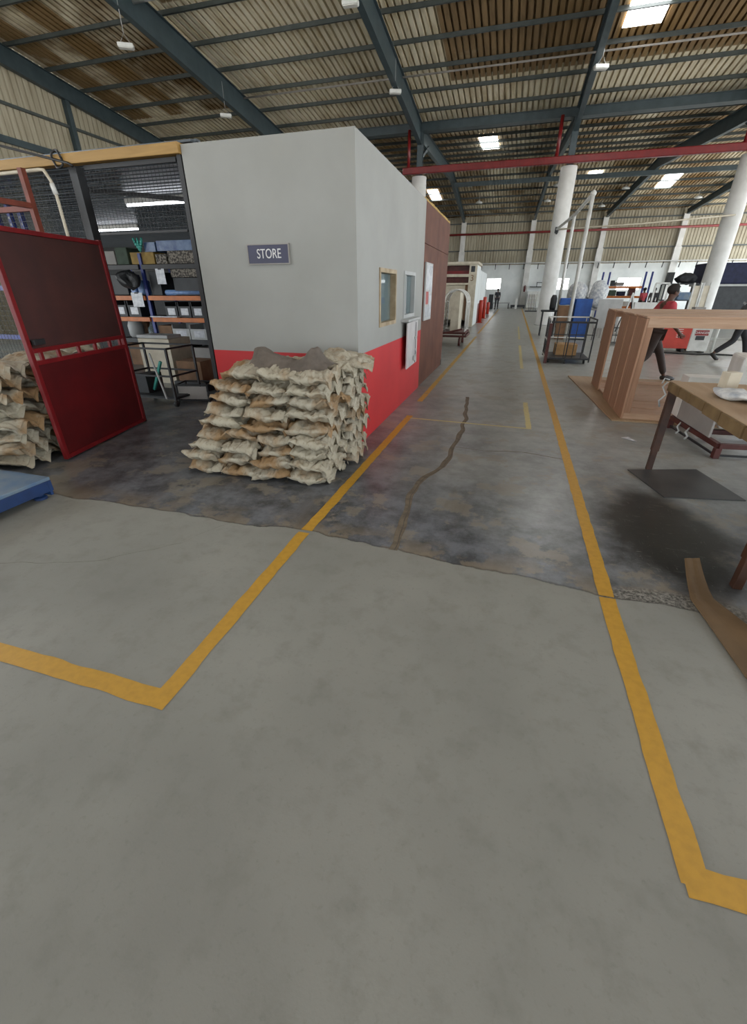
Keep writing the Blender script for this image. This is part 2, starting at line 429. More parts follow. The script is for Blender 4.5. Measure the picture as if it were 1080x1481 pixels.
# ------------------------------------------------------------------ camera
sc = bpy.context.scene
def make_camera():
    yaw, pitch, roll, f = -.2897, .4822, .0011, 612.5
    cy, sy, cp, sp, cr, sr = math.cos(yaw), math.sin(yaw), math.cos(pitch), math.sin(pitch), math.cos(roll), math.sin(roll)
    fwd = Vector((sy*cp, cy*cp, -sp)); right = Vector((cy, -sy, 0)); down = fwd.cross(right)
    r2 = cr*right+sr*down; d2 = -sr*right+cr*down
    m = Matrix((r2, -d2, -fwd)).transposed().to_4x4(); m.translation = Vector((0, 0, 1.6))
    cam = bpy.data.cameras.new('camera'); cam.sensor_fit = 'VERTICAL'; cam.sensor_height = 36; cam.sensor_width = 36
    cam.lens = f/1481*36; cam.clip_start = .05; cam.clip_end = 300
    o = bpy.data.objects.new('camera', cam); COL.objects.link(o); o.matrix_world = m; sc.camera = o
make_camera()

# ------------------------------------------------------------------ the hall
XL, XR, YB, YF = -19.1, 20.0, 50.0, -26.0
def roof_z(y):
    if y <= 26: return 8.6+.11*(26-y) if y > 10 else 8.6+.11*16-.11*(10-y)
    if y <= 38: return 8.6+.06*(y-26)
    return 9.32-.122*(y-38)

def make_shell():
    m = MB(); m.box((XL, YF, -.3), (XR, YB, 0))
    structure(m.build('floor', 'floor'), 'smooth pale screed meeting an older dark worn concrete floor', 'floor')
    # roof sheeting, folded trapezoid ribs running down the slope
    pitch = .232; n = int((XR-XL)/pitch)
    def roof(name, y0, y1, label):
        b = MB(); prof = []
        for i in range(n):
            x = XL+i*pitch
            prof += [(x, 0), (x+pitch*.66, 0), (x+pitch*.68, .12), (x+pitch*.98, .12)]
        r0 = [b.bm.verts.new((x, y0, roof_z(y0+1e-4)+z)) for x, z in prof]
        r1 = [b.bm.verts.new((x, y1, roof_z(y1-1e-4)+z)) for x, z in prof]
        for i in range(len(prof)-1): b.bm.faces.new((r0[i], r1[i], r1[i+1], r0[i+1]))
        o = b.build(name, 'roof'); structure(o, label, 'ceiling'); return o
    roof('ceiling', 10, 26, 'stained corrugated roof sheets sloping down over the near bay')
    roof('ceiling_slope', YF, 10, 'corrugated roof slope behind the viewer')
    roof('ceiling_slope.001', 26, 38, 'dark corrugated roof rising beyond the valley gutter')
    roof('ceiling_slope.002', 38, YB+.3, 'dark corrugated roof falling to the far wall')
    # far wall: painted block below, ribbed sheeting above
    wins = [(-2.95, -1.5, 1.65, 2.68), (3.65, 4.85, 1.6, 2.65), (9.0, 11.05, 1.57, 2.65), (15.5, 17.5, 1.57, 2.65)]
    b = MB(); zt = 3.8
    xs = [XL]
    for x0, x1, z0, z1 in wins:
        b.box((xs[-1], YB, 0), (x0, YB+.2, zt)); b.box((x0, YB, 0), (x1, YB+.2, z0)); b.box((x0, YB, z1), (x1, YB+.2, zt)); xs.append(x1)
    b.box((xs[-1], YB, 0), (XR, YB+.2, zt))
    structure(b.build('wall_back', 'white_wall'), 'white painted masonry lower part of the far wall', 'wall')
    for i, (x0, x1, z0, z1) in enumerate(wins):
        f = MB(); w = .05
        f.box((x0, YB-.02, z0), (x0+w, YB+.1, z1)).box((x1-w, YB-.02, z0), (x1, YB+.1, z1)).box((x0+w, YB-.02, z0), (x1-w, YB+.1, z0+w)).box((x0+w, YB-.02, z1-w), (x1-w, YB+.1, z1))
        f.box(((x0+x1)/2-.02, YB-.01, z0+w), ((x0+x1)/2+.02, YB+.09, z1-w))
        o = f.build('window_%d' % (i+1), 'white'); structure(o, 'bright far-wall window, number %d from the left' % (i+1) if i else 'bright far-wall window behind the standing person', 'window')
        g = MB(); g.box((x0+w, YB+.05, z0+w), (x1-w, YB+.06, z1-w)); g.build('window_pane', 'window_glow', o)
    def cladding(name, p0, p1, zf, zb, label):
        b = MB(); p0 = Vector(p0); p1 = Vector(p1); d = (p1-p0); L = d.length; d.normalize(); nrm = Vector((d.y, -d.x, 0))
        k = int(L/.25); lo = []; hi = []
        for i in range(k):
            for s, off in ((0, 0), (.66, 0), (.72, .05), (.94, .05)):
                q = p0+d*((i+s)*L/k)-nrm*off
                lo.append(b.bm.verts.new((q.x, q.y, zb))); hi.append(b.bm.verts.new((q.x, q.y, zf(q))))
        for i in range(len(lo)-1): b.bm.faces.new((lo[i], lo[i+1], hi[i+1], hi[i]))
        structure(b.build(name, 'clad'), label, 'wall')
    cladding('wall_back_sheeting', (XL, YB+.02, 0), (XR, YB+.02, 0), lambda q: roof_z(50)+.1, 3.8, 'ribbed grey-beige sheeting on the upper far wall')
    cladding('wall_left', (XL, 9, 0), (XL, YB, 0), lambda q: roof_z(q.y)+.05, 0, 'ribbed beige gable sheeting on the left side of the hall')
    # far-wall posts
    for i, x in enumerate((-12.2, -5.64, .81, 6.92, 13.2)):
        m = MB(); m.box((x-.27, YB-.4, 0), (x+.27, YB, 5.0), .02).box((x-.22, YB-.36, 5.0), (x+.22, YB, 7.42), .02)
        structure(m.build('column_wall', 'white_col'), 'white post against the far wall, number %d from the left' % (i+1), 'column')
    # inner columns with blue stub to the valley
    names = {-12.2: 'white round column hidden behind the store', -5.27: 'white round column rising behind the store cabin', 1.58: 'white round column beside the aisle and the wire cage trolley', 8.52: 'white round column nearest the right edge, behind the timber crate', 15.4: 'white round column outside the right edge'}
    for x, lab in names.items():
        c = MB(); c.lathe([(.40, 0), (.40, .05), (.37, .08), (.36, 3), (.355, 6.5), (.34, 6.52)], (x, 25.6, 0), 32)
        o = c.build('column', 'white_col', smooth=True); structure(o, lab, 'column')
        s = MB(); s.bar((x, 25.6, 6.5), (x, 25.6, 8.35), .10, .26).bar((x, 25.48, 6.5), (x, 25.48, 8.35), .26, .03).bar((x, 25.72, 6.5), (x, 25.72, 8.35), .26, .03)
        s.build('stub_post', 'blue_steel', o)
        s = MB(); s.bar((x, 25.8, 7.3), (x, 27.6, 8.1), .12, .12); s.build('brace', 'blue_steel', o)
    # valley gutter beam and ties
    m = MB(); m.box((XL, 25.45, 8.2), (XR, 25.8, 8.52), .01).box((XL, 25.40, 8.2), (XR, 25.86, 8.225)).box((XL, 25.40, 8.5), (XR, 25.86, 8.525))
    structure(m.build('beam_valley_gutter', 'blue_steel'), 'deep blue-grey gutter beam across the column heads', 'beam')
    m = MB(); m.box((-5.3, 38.4, 8.26), (12.4, 38.62, 8.52), .01)
    structure(m.build('beam_tie', 'blue_steel'), 'blue-grey tie beam under the far roof ridge', 'beam')
    # red pipework at the columns
    t = thing('fire_main_pipe', 'red square fire main running across the hall at the column heads', 'pipe', (0, 25.15, 6.55))
    m = MB(); m.box((-6.0, -.1, 0), (14, .12, .27), .03); m.build('main_pipe', 'red_steel', t)
    for x in (-5.72, .95, 8.0):
        m = MB(); m.tube([(x, 0, .2), (x, 0, 1.66)], .075, 12); m.build('riser_pipe', 'red_steel', t, True)
    # rafters: near bay, far bay
    def rafter(x0, x1, y0, y1, dep0, dep1, label, w=.20):
        m = MB(); d0, d1 = dep0, dep1; z0, z1 = roof_z(y0+1e-4)-.16, roof_z(y1-1e-4)-.16
        def quadbar(za0, za1, zb0, zb1, hw):
            vs = []
            for (x, y, a, bz) in ((x0, y0, za0, zb0), (x1, y1, za1, zb1)):
                for sx, z in ((-hw, a), (hw, a), (hw, bz), (-hw, bz)): vs.append(m.bm.verts.new((x+sx, y, z)))
            for f in ((0, 1, 2, 3), (7, 6, 5, 4), (0, 4, 5, 1), (1, 5, 6, 2), (2, 6, 7, 3), (3, 7, 4, 0)): m.bm.faces.new([vs[i] for i in f])
        quadbar(z0-d0, z1-d1, z0-d0+.02, z1-d1+.02, w/2)
        quadbar(z0-d0+.02, z1-d1+.02, z0, z1, .012)
        quadbar(z0-.02, z1-.02, z0, z1, w/2)
        structure(m.build('beam_rafter', 'blue_steel'), label, 'beam')
    inner = (-12.2, -5.27, 1.58, 8.52, 15.4)
    wallx = (-12.2, -5.64, .81, 6.92, 13.2)
    rafter(XL+.15, XL+.15, 10, 25.6, .62, .62, 'blue-grey end rafter along the left gable')
    nm = ['leftmost full rafter of the near roof', 'second rafter of the near roof, meeting the column behind the store', 'third rafter of the near roof, meeting the aisle column', 'fourth rafter of the near roof, toward the right', 'rafter of the near roof beyond the right edge']
    for i, x in enumerate(inner):
        rafter(x, x, 10, 25.5, .78, .78, 'blue-grey '+nm[i])
        rafter(x, (x+wallx[i])/2, 25.9, 38, .62, .62, 'blue-grey rising far %s' % nm[i].replace('near', 'rear'))
        rafter((x+wallx[i])/2, wallx[i], 38, 49.9, .62, .38, 'blue-grey falling far %s' % nm[i].replace('near', 'rear'))
    # purlins
    k = 0; y = 24.6
    ys = []
    while y > 10.5: ys.append(y); y -= 1.55
    y = 27.4
    while y < 49.5: ys.append(y); y += 1.55
    for y in ys:
        z = roof_z(y); m = MB()
        m.box((XL, y-.03, z-.125), (XR, y-.022, z-.005)).box((XL, y-.03, z-.125), (XR, y+.03, z-.117)).box((XL, y-.035, z-.02), (XR, y+.04, z-.01))
        k += 1; structure(m.build('beam_purlin', 'purlin'), 'thin steel purlin crossing the roof, row %d counted from the valley' % k, 'beam')
    # gable framing on the left
    x = XL+.12
    m = MB(); m.bar((x, 18.9, 2), (x, 18.9, 8.6), .2, .2)
    structure(m.build('column_gable', 'blue_steel'), 'blue-grey gable post on the left wall', 'column')
    for i, (z, h) in enumerate(((7.75, .09), (6.62, .22), (5.2, .09))):
        m = MB(); m.box((XL+.01, 9, z-h/2), (XL+.12, 26, z+h/2)); structure(m.build('beam_girt', 'blue_steel' if h > .1 else 'purlin'), 'horizontal girt on the left gable, level %d from the top' % (i+1), 'beam')
    # far-wall girt, red pipe, bracketed ledge pipe
    for i, z in enumerate((5.03, 7.3)):
        m = MB(); m.box((XL, YB-.1, z-.05), (XR, YB-.01, z+.05)); structure(m.build('beam_girt', 'purlin'), 'thin dark girt along the far wall, level %d' % (i+1), 'beam')
    t = thing('wall_pipe', 'dark red pipe running along the upper far wall', 'pipe', (0, 49.5, 6.35))
    m = MB(); m.tube([(XL, 0, 0), (XR, 0, 0.1)], .09, 10); m.build('pipe_run', 'red_steel', t, True)
    t = thing('cable_tray', 'grey cable tray on drop brackets along the far wall', 'cable tray', (0, 49.35, 3.86))
    m = MB(); m.box((-8, -.1, 0), (20, .2, .09)); m.build('tray', 'lightgrey', t)
    for i in range(21):
        m = MB(); m.bar((-7.5+1.32*i, 0, 0), (-7.5+1.32*i, .2, -.45), .07); m.build('bracket', 'dark', t)
    t = thing('drop_pipe', 'dark pipe dropping from the tray to a small wall shelf', 'pipe', (2.3, 49.6, 2.2))
    m = MB(); m.bar((0.15, 0, 0), (.35, 0, 1.65), .12); m.build('pipe', 'dark', t)
    m = MB(); m.box((-1, -.2, -.35), (.4, .3, -.28)).bar((-.4, 0, -.3), (-.4, 0, .1), .06).bar((-.4, 0, .05), (.15, 0, .05), .06); m.build('shelf_bracket', 'dark', t)
    # skylights just under the sheeting
    def sky(x0, x1, y0, y1, label):
        b = MB(); d = .035
        vs = [b.bm.verts.new((x, y, roof_z(y)-d-e)) for e in (0, .015) for x, y in ((x0, y0), (x1, y0), (x1, y1), (x0, y1))]
        for f in ((0, 1, 2, 3), (7, 6, 5, 4), (0, 4, 5, 1), (1, 5, 6, 2), (2, 6, 7, 3), (3, 7, 4, 0)): b.bm.faces.new([vs[i] for i in f])
        tag(b.build('skylight_panel', 'skylight'), label, 'skylight', kind='structure')
    sky(2.18, 3.3, 17.6, 20.9, 'large bright skylight sheet at the top right, beside the third rafter')
    sky(-2.95, -2.0, 29.5, 32.6, 'bright square skylight above the aisle, before the red main')
    sky(-7.95, -7.1, 42.0, 44.4, 'small bright skylight above the brown partition')
    sky(3.85, 4.75, 40.4, 41.6, 'narrow bright skylight right of the aisle column')
    sky(9.1, 10.15, 41.8, 44.6, 'slanted bright skylight left of the right-hand column')
    sky(-15.6, -14.5, 12.4, 14.1, 'skylight cut by the top left edge')
    for i, (x, y) in enumerate(((-9, 6), (5, 5), (-2, -3), (12, 6), (16, 18), (15.5, 30), (-12, 33), (17.5, 40), (18.3, 45))):  # out-of-view panels; the last two are added to brighten the far end
        sky(x, x+1.1, y, y+3.0, 'unseen skylight giving light to the hall, number %d' % (i+1))
make_shell()

# ------------------------------------------------------------------ floor markings
def ribbon(name, pts, w, m, label, seed=0, z=.002):
    b = MB(); P = [Vector((p[0], p[1], 0)) for p in pts]; out = []
    for a, c in zip(P, P[1:]):
        L = (c-a).length; n = max(2, int(L/.06)); n = min(n, 220)
        for i in range(n+1 if c is P[-1] else n): out.append((a+(c-a)*(i/n), (c-a).normalized()))
    L_, R_ = [], []
    for i, (p, d) in enumerate(out):
        nrm = Vector((-d.y, d.x, 0))
        j1 = noise.noise(p*9+Vector((seed, 0, 0)))*.008; j2 = noise.noise(p*9+Vector((0, seed+7, 3)))*.008
        L_.append(b.bm.verts.new(p+nrm*(w/2+j1)+Vector((0, 0, z)))); R_.append(b.bm.verts.new(p-nrm*(w/2+j2)+Vector((0, 0, z))))
    for i in range(len(L_)-1): b.bm.faces.new((L_[i], L_[i+1], R_[i+1], R_[i]))
    return tag(b.build(name, m), label, 'floor marking', kind='structure')
def markings():
    W = .086
    ribbon('floor_marking', [(-1.275, 2.465), (-1.262, .94)], W, 'yellow', 'yellow floor line left of the aisle on the pale screed', 1)
    ribbon('floor_marking', [(-1.22, 5.95), (-1.268, 2.50)], W, 'yellow', 'yellow floor line left of the aisle on the dark slab beside the sacks', 2)
    ribbon('floor_marking', [(-9, .955), (-1.22, .955)], .09, 'yellow', 'yellow floor line running left from the corner mark', 3, .0022)
    ribbon('floor_marking', [(.748, 2.275), (.762, .86)], W, 'yellow', 'yellow floor line right of the aisle on the pale screed', 4)
    ribbon('floor_marking', [(.80, 48), (.80, 30), (.785, 12), (.752, 3), (.748, 2.29)], W, 'yellow', 'long yellow floor line right of the aisle down the hall', 5)
    ribbon('floor_marking', [(.73, .875), (4, .875)], .095, 'yellow', 'yellow floor line running right from the corner mark', 6, .0022)
    ribbon('floor_marking', [(-1.24, 18.2), (-1.26, 6.85)], W, 'yellow_far', 'yellow floor line past the brown partition', 7)
    ribbon('floor_marking', [(-1.3, 46), (-1.27, 19.5)], W, 'yellow_far', 'worn faint yellow line toward the standing person', 8)
    ribbon('floor_marking', [(-1.2, 5.82), (.40, 5.74)], .045, 'pale_line', 'thin pale line crossing the aisle floor', 9)
    ribbon('floor_marking', [(.38, 7.25), (.40, 5.72)], .07, 'pale_line', 'short pale line turning up beside the crossing line', 10, .0022)
    ribbon('floor_marking', [(.36, 15.5), (.37, 10.7)], .07, 'pale_line', 'faded pale dash in the middle of the aisle', 11)
    ribbon('floor_marking', [(.36, 24), (.36, 17.5)], .06, 'pale_line', 'faded pale dash farther down the aisle', 12)
    # creeping crack with a brown stain
    def trail(pts, w0, mt, label, z, seed, amp=.05):
        b = MB(); L_, R_ = [], []; n = 160
        for i in range(n):
            t = i/(n-1)*(len(pts)-1); k = min(int(t), len(pts)-2); f = t-k
            p = Vector((pts[k][0]*(1-f)+pts[k+1][0]*f, pts[k][1]*(1-f)+pts[k+1][1]*f, z))
            p.x += noise.noise(p*3+Vector((2, 0, 0)))*amp
            q = p*2+Vector((seed, 0, 0)); w = w0*(.7+.9*abs(noise.noise(q))); w2 = w0*(.7+.9*abs(noise.noise(q+Vector((5, 5, 5)))))
            L_.append(b.bm.verts.new(p+Vector((w, 0, 0)))); R_.append(b.bm.verts.new(p-Vector((w2, 0, 0))))
        for i in range(n-1): b.bm.faces.new((L_[i], L_[i+1], R_[i+1], R_[i]))
        tag(b.build('floor_crack', mt), label, 'crack', kind='structure')
    main = [(-.60, 2.42), (-.58, 2.78), (-.63, 3.1), (-.66, 3.35), (-.61, 3.77), (-.50, 4.1), (-.47, 4.5), (-.44, 4.91), (-.43, 5.57), (-.47, 6.3), (-.55, 7.4)]
    trail(main, .034, 'crack_tan', 'wandering tan repair trail over the crack in the aisle slab', .0014, 1)
    trail([(x+.012, y) for x, y in main], .0045, 'crack', 'dark crack line inside the tan trail of the aisle slab', .0018, 3)
    trail([(-.44, 4.75), (-.1, 4.7), (.3, 4.78), (.72, 4.66)], .03, 'crack_tan', 'faint tan branch of the crack reaching the right yellow line', .0012, 5, .02)
    b = MB(); L_, R_ = [], []
    pts = [(-4.6, .9), (-3.2, 1.45), (-2.4, 1.75), (-2.05, 2.1), (-1.9, 2.45)]
    for i in range(100):
        t = i/99*(len(pts)-1); k = min(int(t), len(pts)-2); f = t-k
        p = Vector((pts[k][0]*(1-f)+pts[k+1][0]*f, pts[k][1]*(1-f)+pts[k+1][1]*f, .0012)); p += .03*noise.noise_vector(p*6); p.z = .0012
        w = .0012+.0016*abs(noise.noise(p*9)); L_.append(b.bm.verts.new(p+Vector((0, w, 0)))); R_.append(b.bm.verts.new(p-Vector((0, w, 0))))
    for i in range(99): b.bm.faces.new((L_[i], L_[i+1], R_[i+1], R_[i]))
    tag(b.build('floor_crack', 'crack'), 'hairline crack across the pale screed at the left', 'crack', kind='structure')
markings()

# ------------------------------------------------------------------ store cabin
def cabin():
    ox, oy = -1.51, 4.51
    t = thing('store_cabin', 'white store cabin with a red lower band in the middle of the hall', 'cabin', (ox, oy, 0))
    W, D, H = 1.775, 3.47, 2.85
    w1 = (.79, 1.59, 1.205, 1.83); w2 = (2.05, 2.80, 1.24, 1.84)
    m = MB(); th = .09
    m.box((-W, 0, 0), (0, th, H))
    ys = [th]
    for y0, y1, z0, z1 in (w1, w2):
        m.box((-th, ys[-1], 0), (0, y0, H)).box((-th, y0, 0), (0, y1, z0)).box((-th, y0, z1), (0, y1, H)); ys.append(y1)
    m.box((-th, ys[-1], 0), (0, D, H))
    m.box((-W, th, 0), (-W+th, D, H)).box((-W+th, D-th, 0), (-th, D, H)).box((-W+th, th, H-.1), (-th, D-th, H-.02))
    m.build('cabin_wall', 'cabin', t)
    def win(name, y0, y1, z0, z1, fm, lab):
        f = MB(); w = .045
        f.box((-th-.005, y0, z0), (.012, y0+w, z1)).box((-th-.005, y1-w, z0), (.012, y1, z1)).box((-th-.005, y0+w, z0), (.012, y1-w, z0+w)).box((-th-.005, y0+w, z1-w), (.012, y1-w, z1))
        o = f.build(name, fm, t); o['label'] = lab
        return o
    o = win('window', *w1, 'frame_wood', 'small window with a pale timber frame')
    g = MB(); g.box((-.07, w1[0]+.045, w1[2]+.045), (-.062, w1[1]-.045, w1[3]-.045)); g.build('window_pane', 'glass', o)
    b = MB()
    for i in range(12): b.box((-.16, w1[0]+.05+i*.06, w1[2]-.02), (-.155, w1[0]+.098+i*.06, w1[3]+.02), rot=(0, 0, .35))
    b.build('vertical_blind', 'lightgrey', o)
    o = win('hatch_window', *w2, 'lightgrey', 'open serving hatch with a grey frame')
    g = MB(); g.box((-.055, w2[0]+.28, w2[2]+.045), (-.047, w2[1]-.045, w2[3]-.045)); g.build('sliding_pane', 'glass', o)
    g = MB(); g.box((-.05, w2[0]+.27, w2[2]+.04), (-.03, w2[0]+.31, w2[3]-.04)); g.build('pane_stile', 'lightgrey', o)
    g = MB(); g.box((-.2, w2[0]-.1, w2[2]-.045), (.11, w2[1]+.02, w2[2]-.012), .004); g.build('hatch_shelf', 'lightgrey', t)
    # interior partition with a hanging cable seen through the hatch
    g = MB(); g.box((-.75, 1.9, .02), (-.70, 3.3, 2.7)); g.build('inner_partition', 'teal', t)
    g = MB(); g.tube([(-.66, 2.5, 1.8), (-.55, 2.62, 1.7), (-.5, 2.72, 1.58), (-.58, 2.70, 1.45), (-.66, 2.6, 1.36)], .014, 8); g.build('hanging_cable', 'black', t, True)
    g = MB(); g.bar((.075, 2.02, .86), (.055, 2.86, .86), .02, .64, .004, up=(0, 0, 1))
    f = g.build('hatch_flap', 'flap', t); f['label'] = 'white drop-down flap hanging below the hatch'
    g = MB(); g.bar((.088, 2.62, .56), (.082, 2.64, 1.16), .008, .008); g.build('flap_split', 'dark', f)
    g = MB(); g.box((.08, 2.50, .60), (.10, 2.60, .68), .004).tube([(.1, 2.56, .66), (.115, 2.56, .72), (.1, 2.56, .78)], .008, 8); g.build('latch', 'lightgrey', f)
    g = MB(); g.box((.08, 2.58, .92), (.095, 2.70, .955), .003); g.build('hasp', 'lightgrey', f)
    # sign
    s = thing('store_sign', 'navy STORE sign on the white front wall of the cabin', 'sign', (-2.445, oy-.014, 1.925))
    m = MB(); m.box((-.228, -.008, -.083), (.228, .012, .083), .004); m.build('sign_panel', 'sign', s)
    m = MB()
    for a, b_ in (((-.235, -.012, -.09), (.235, .012, -.08)), ((-.235, -.012, .08), (.235, .012, .09)), ((-.235, -.012, -.08), (-.225, .012, .08)), ((.225, -.012, -.08), (.235, .012, .08))): m.box(a, b_)
    m.build('sign_border', 'grey', s)
    tx = text_mesh('STORE', .118, 'lettering', s, (.01, -.0105, 0), (PI/2, 0, 0)); tx.scale = (.78, 1, 1)
cabin()

def brown_booth():
    t = thing('brown_partition', 'brown panelled partition beyond the store cabin', 'partition', (-1.52, 8.0, 0))
    L = 2.85; H = 2.85
    for (a, b, z0, z1) in ((0, 1.42, 0, 2.28), (1.426, L, 0, 2.28), (0, 1.42, 2.286, H), (1.426, L, 2.286, H)):
        m = MB(); m.box((-.05, a, z0), (0, b, z1), .002); m.build('wall_panel', 'brown_panel', t)
    m = MB(); m.box((-1.6, L-.06, 0), (-.05, L, H)); m.build('end_panel', 'brown_panel', t)
    m = MB(); m.box((-1.6, 0, H-.06), (-.05, L-.06, H-.03)); m.build('roof_panel', 'brown_panel', t)
    m = MB()
    for i in range(30):
        y = i*L/30; m.blob((-.06+random.uniform(-.01, .01), y+.05, H+.02), (.06, .06, .035+random.uniform(0, .02)), 1)
    m.build('insulation_edge', 'foam', t, True)
    m = MB(); m.box((-.03, L-.12, 0), (.005, L, .12)); m.build('foot_block', 'dark', t)
    n = thing('notice_board', 'framed notice board with white sheets on the brown partition', 'notice board', (-1.515, 8.12, 1.12))
    m = MB(); m.box((0, 0, 0), (.03, .66, .9), .004); m.build('board', 'lightgrey', n)
    for (a, b, c, d) in ((.06, .33, .50, .86), (.35, .62, .46, .86), (.36, .62, .05, .42), (.06, .33, .05, .22)):
        m = MB(); m.box((.03, a, c), (.033, b, d)); m.build('sheet', 'paper', n)
    m = MB(); m.box((.03, .07, .26), (.033, .3, .46)); m.build('red_sheet', 'redpaper', n)
brown_booth()

# ------------------------------------------------------------------ sacks
def sack_mesh(seed, L=.54, W=.60, T=.15):
    rnd = random.Random(seed); b = MB(); nu, nv = 46, 36; o = Vector((seed*3.1, seed*1.7, seed*.9))
    fold = [rnd.uniform(5, 9) for _ in range(2)]; ph = [rnd.uniform(0, 6) for _ in range(2)]
    def surf(side):
        def fn(a, c):
            u = a*2-1; v = c*2-1
            prof = max(0, 1-abs(u)**3.2)**.62 * max(0, 1-abs(v)**3.4)**.5
            end = max(0, (abs(u)-.55)/.45); k = 0 if u < 0 else 1
            wr = math.sin(v*fold[k]+ph[k])*.030*end + math.sin(v*fold[k]*2.3+ph[k]*2)*.012*end
            p = Vector((u*L/2, v*W/2*(1-.05*abs(u)**4), 0))
            q = p*6+o
            n1 = noise.noise(q+Vector((0, 0, side*5)))*.026+noise.noise(q*2.7+Vector((0, 0, side*9)))*.012
            r1 = (1-abs(noise.noise(q*1.4+Vector((3, side*4, 1)))))**6*.020+(1-abs(noise.noise(q*2.6+Vector((7, side*2, 5)))))**8*.012
            z = side*(T/2*prof+(n1-r1)*min(1, prof*1.6))+wr*(.35+.65*(abs(u) > .5))
            z += .012*math.sin(u*2+ph[0])
            return (p.x+noise.noise(q*1.2)*.018, p.y+noise.noise(q*1.1+Vector((9, 0, 0)))*.02, z)
        return fn
    b.grid(surf(1), nu, nv); b.grid(surf(-1), nu, nv)
    bmesh.ops.remove_doubles(b.bm, verts=b.bm.verts[:], dist=.004)
    # crimped end flaps
    for s, k in ((-1, 0), (1, 1)):
        def fl(a, c, s=s, k=k):
            v = c*2-1; x = s*(L/2-.015+a*.045)
            z = (math.sin(v*fold[k]+ph[k])*.030+math.sin(v*fold[k]*2.3+ph[k]*2)*.012)*(1+a*.7)+.008*noise.noise(Vector((a*3, v*6, seed)))-.03*a
            return (x+.012*noise.noise(Vector((v*5, seed, a))), v*W/2*(.93-.06*a*abs(v)), z+.012*math.sin(s*2+ph[0]))
        b.grid(fl, 4, 26)
    bmesh.ops.recalc_face_normals(b.bm, faces=b.bm.faces[:])
    me = bpy.data.meshes.new('sack'); b.bm.to_mesh(me); b.bm.free(); me.materials.append(MT['sack'])
    for p in me.polygons: p.use_smooth = True
    return me
SACKS = [sack_mesh(i+1, L=.50+.02*(i % 3), W=.58+.02*(i % 2), T=.128+.008*(i % 4)) for i in range(9)]
ORD = ['bottom layer', 'second layer', 'third layer', 'fourth layer', 'fifth layer', 'sixth layer', 'seventh layer', 'eighth layer', 'ninth layer']
def sack(loc, rz, label, group, i, sx=1, sy=1, sz=1, tilt=(0, 0)):
    o = bpy.data.objects.new('sack', SACKS[i % len(SACKS)]); COL.objects.link(o)
    o.location = loc; o.rotation_euler = (tilt[0], tilt[1], rz); o.scale = (sx, sy, sz)
    return tag(o, label, 'sack', group)
def front_stack():
    G = 'woven sacks stacked against the store cabin'; i = 0; H = .110
    rnd = random.Random(3)
    for k in range(9):
        f = k/8; xl = -2.86+.072*max(0, k-1); xr = -1.42; n = 4 if k < 4 else 3
        wd = (xr-xl)/n; off = 0 if k % 2 == 0 else .04
        pos = ['leftmost', 'second from the left', 'third from the left', 'rightmost'] if n == 4 else ['leftmost', 'middle', 'rightmost']
        for j in range(n):
            x = xl+wd*(j+.5)+rnd.uniform(-.02, .02)-off*.5; yc = 3.50+rnd.uniform(-.03, .03)+.012*k
            sack((x, yc, .068+H*k+rnd.uniform(-.006, .006)), rnd.uniform(-.10, .10)+(PI if rnd.random() < .5 else 0), 'dusty woven sack, %s of the cabin stack, %s in front' % (ORD[k], pos[j]), G, i+rnd.randint(0, 3), wd/.50*1.0, 1, 1, (rnd.uniform(-.05, .05), rnd.uniform(-.05, .05))); i += 1
        # rear row: only what shows on the right flank and on top
        cols = [n-1] if k < 7 else list(range(n))
        for j in cols:
            x = xl+wd*(j+.5)+rnd.uniform(-.02, .03)+.03
            sack((x, 4.10+rnd.uniform(-.02, .02), .068+H*k+rnd.uniform(-.006, .006)), rnd.uniform(-.08, .08), 'pale woven sack in the rear row by the cabin, %s, %s' % (ORD[k], pos[j]), G, i+4, wd/.50*1.02, .96, 1.0, (rnd.uniform(-.05, .05), rnd.uniform(-.06, .06))); i += 1
    # odd sack perched on the back right corner
    sack((-1.50, 4.16, 1.0), .25, 'loose pale sack perched on the back right corner of the cabin stack', G, 5, .85, .75, .8, (.1, .12))
    # folded grey cloth on top
    b = MB()
    def fn(a, c):
        u = a*2-1; v = c
        ks = ((-1, .02), (-.97, .135), (-.80, .145), (-.55, .10), (-.1, .065), (.2, .055), (.42, .09), (.58, .165), (.66, .15), (.80, .07), (1, .02))
        top = .05
        for (p, h), (q, g) in zip(ks, ks[1:]):
            if p <= u <= q: top = h+(g-h)*(u-p)/(q-p)
        drop = max(0, v-.5)/.5
        z = top*(1-drop)-.07*drop+.016*noise.noise(Vector((u*3, v*4, 2)))+.006*noise.noise(Vector((u*11, v*7, 5)))
        back = max(0, .25-v)/.25; z -= back*top*.7
        x = u*.37+.02*noise.noise(Vector((u*4, v*4, 8)))+.05*drop*(.4 if u > .2 else 0)
        y = .17-.38*v+.07*abs(u+.1)
        return (x, y, z)
    b.grid(fn, 60, 34)
    bmesh.ops.solidify(b.bm, geom=b.bm.faces[:], thickness=.03)
    o = b.build('sacking_sheet', 'cloth', smooth=True, loc=(-1.84, 3.55, 1.0)); o.rotation_euler = (0, 0, -.05)
    tag(o, 'folded grey-brown sacking sheet lying on top of the cabin sack stack', 'cloth')
front_stack()
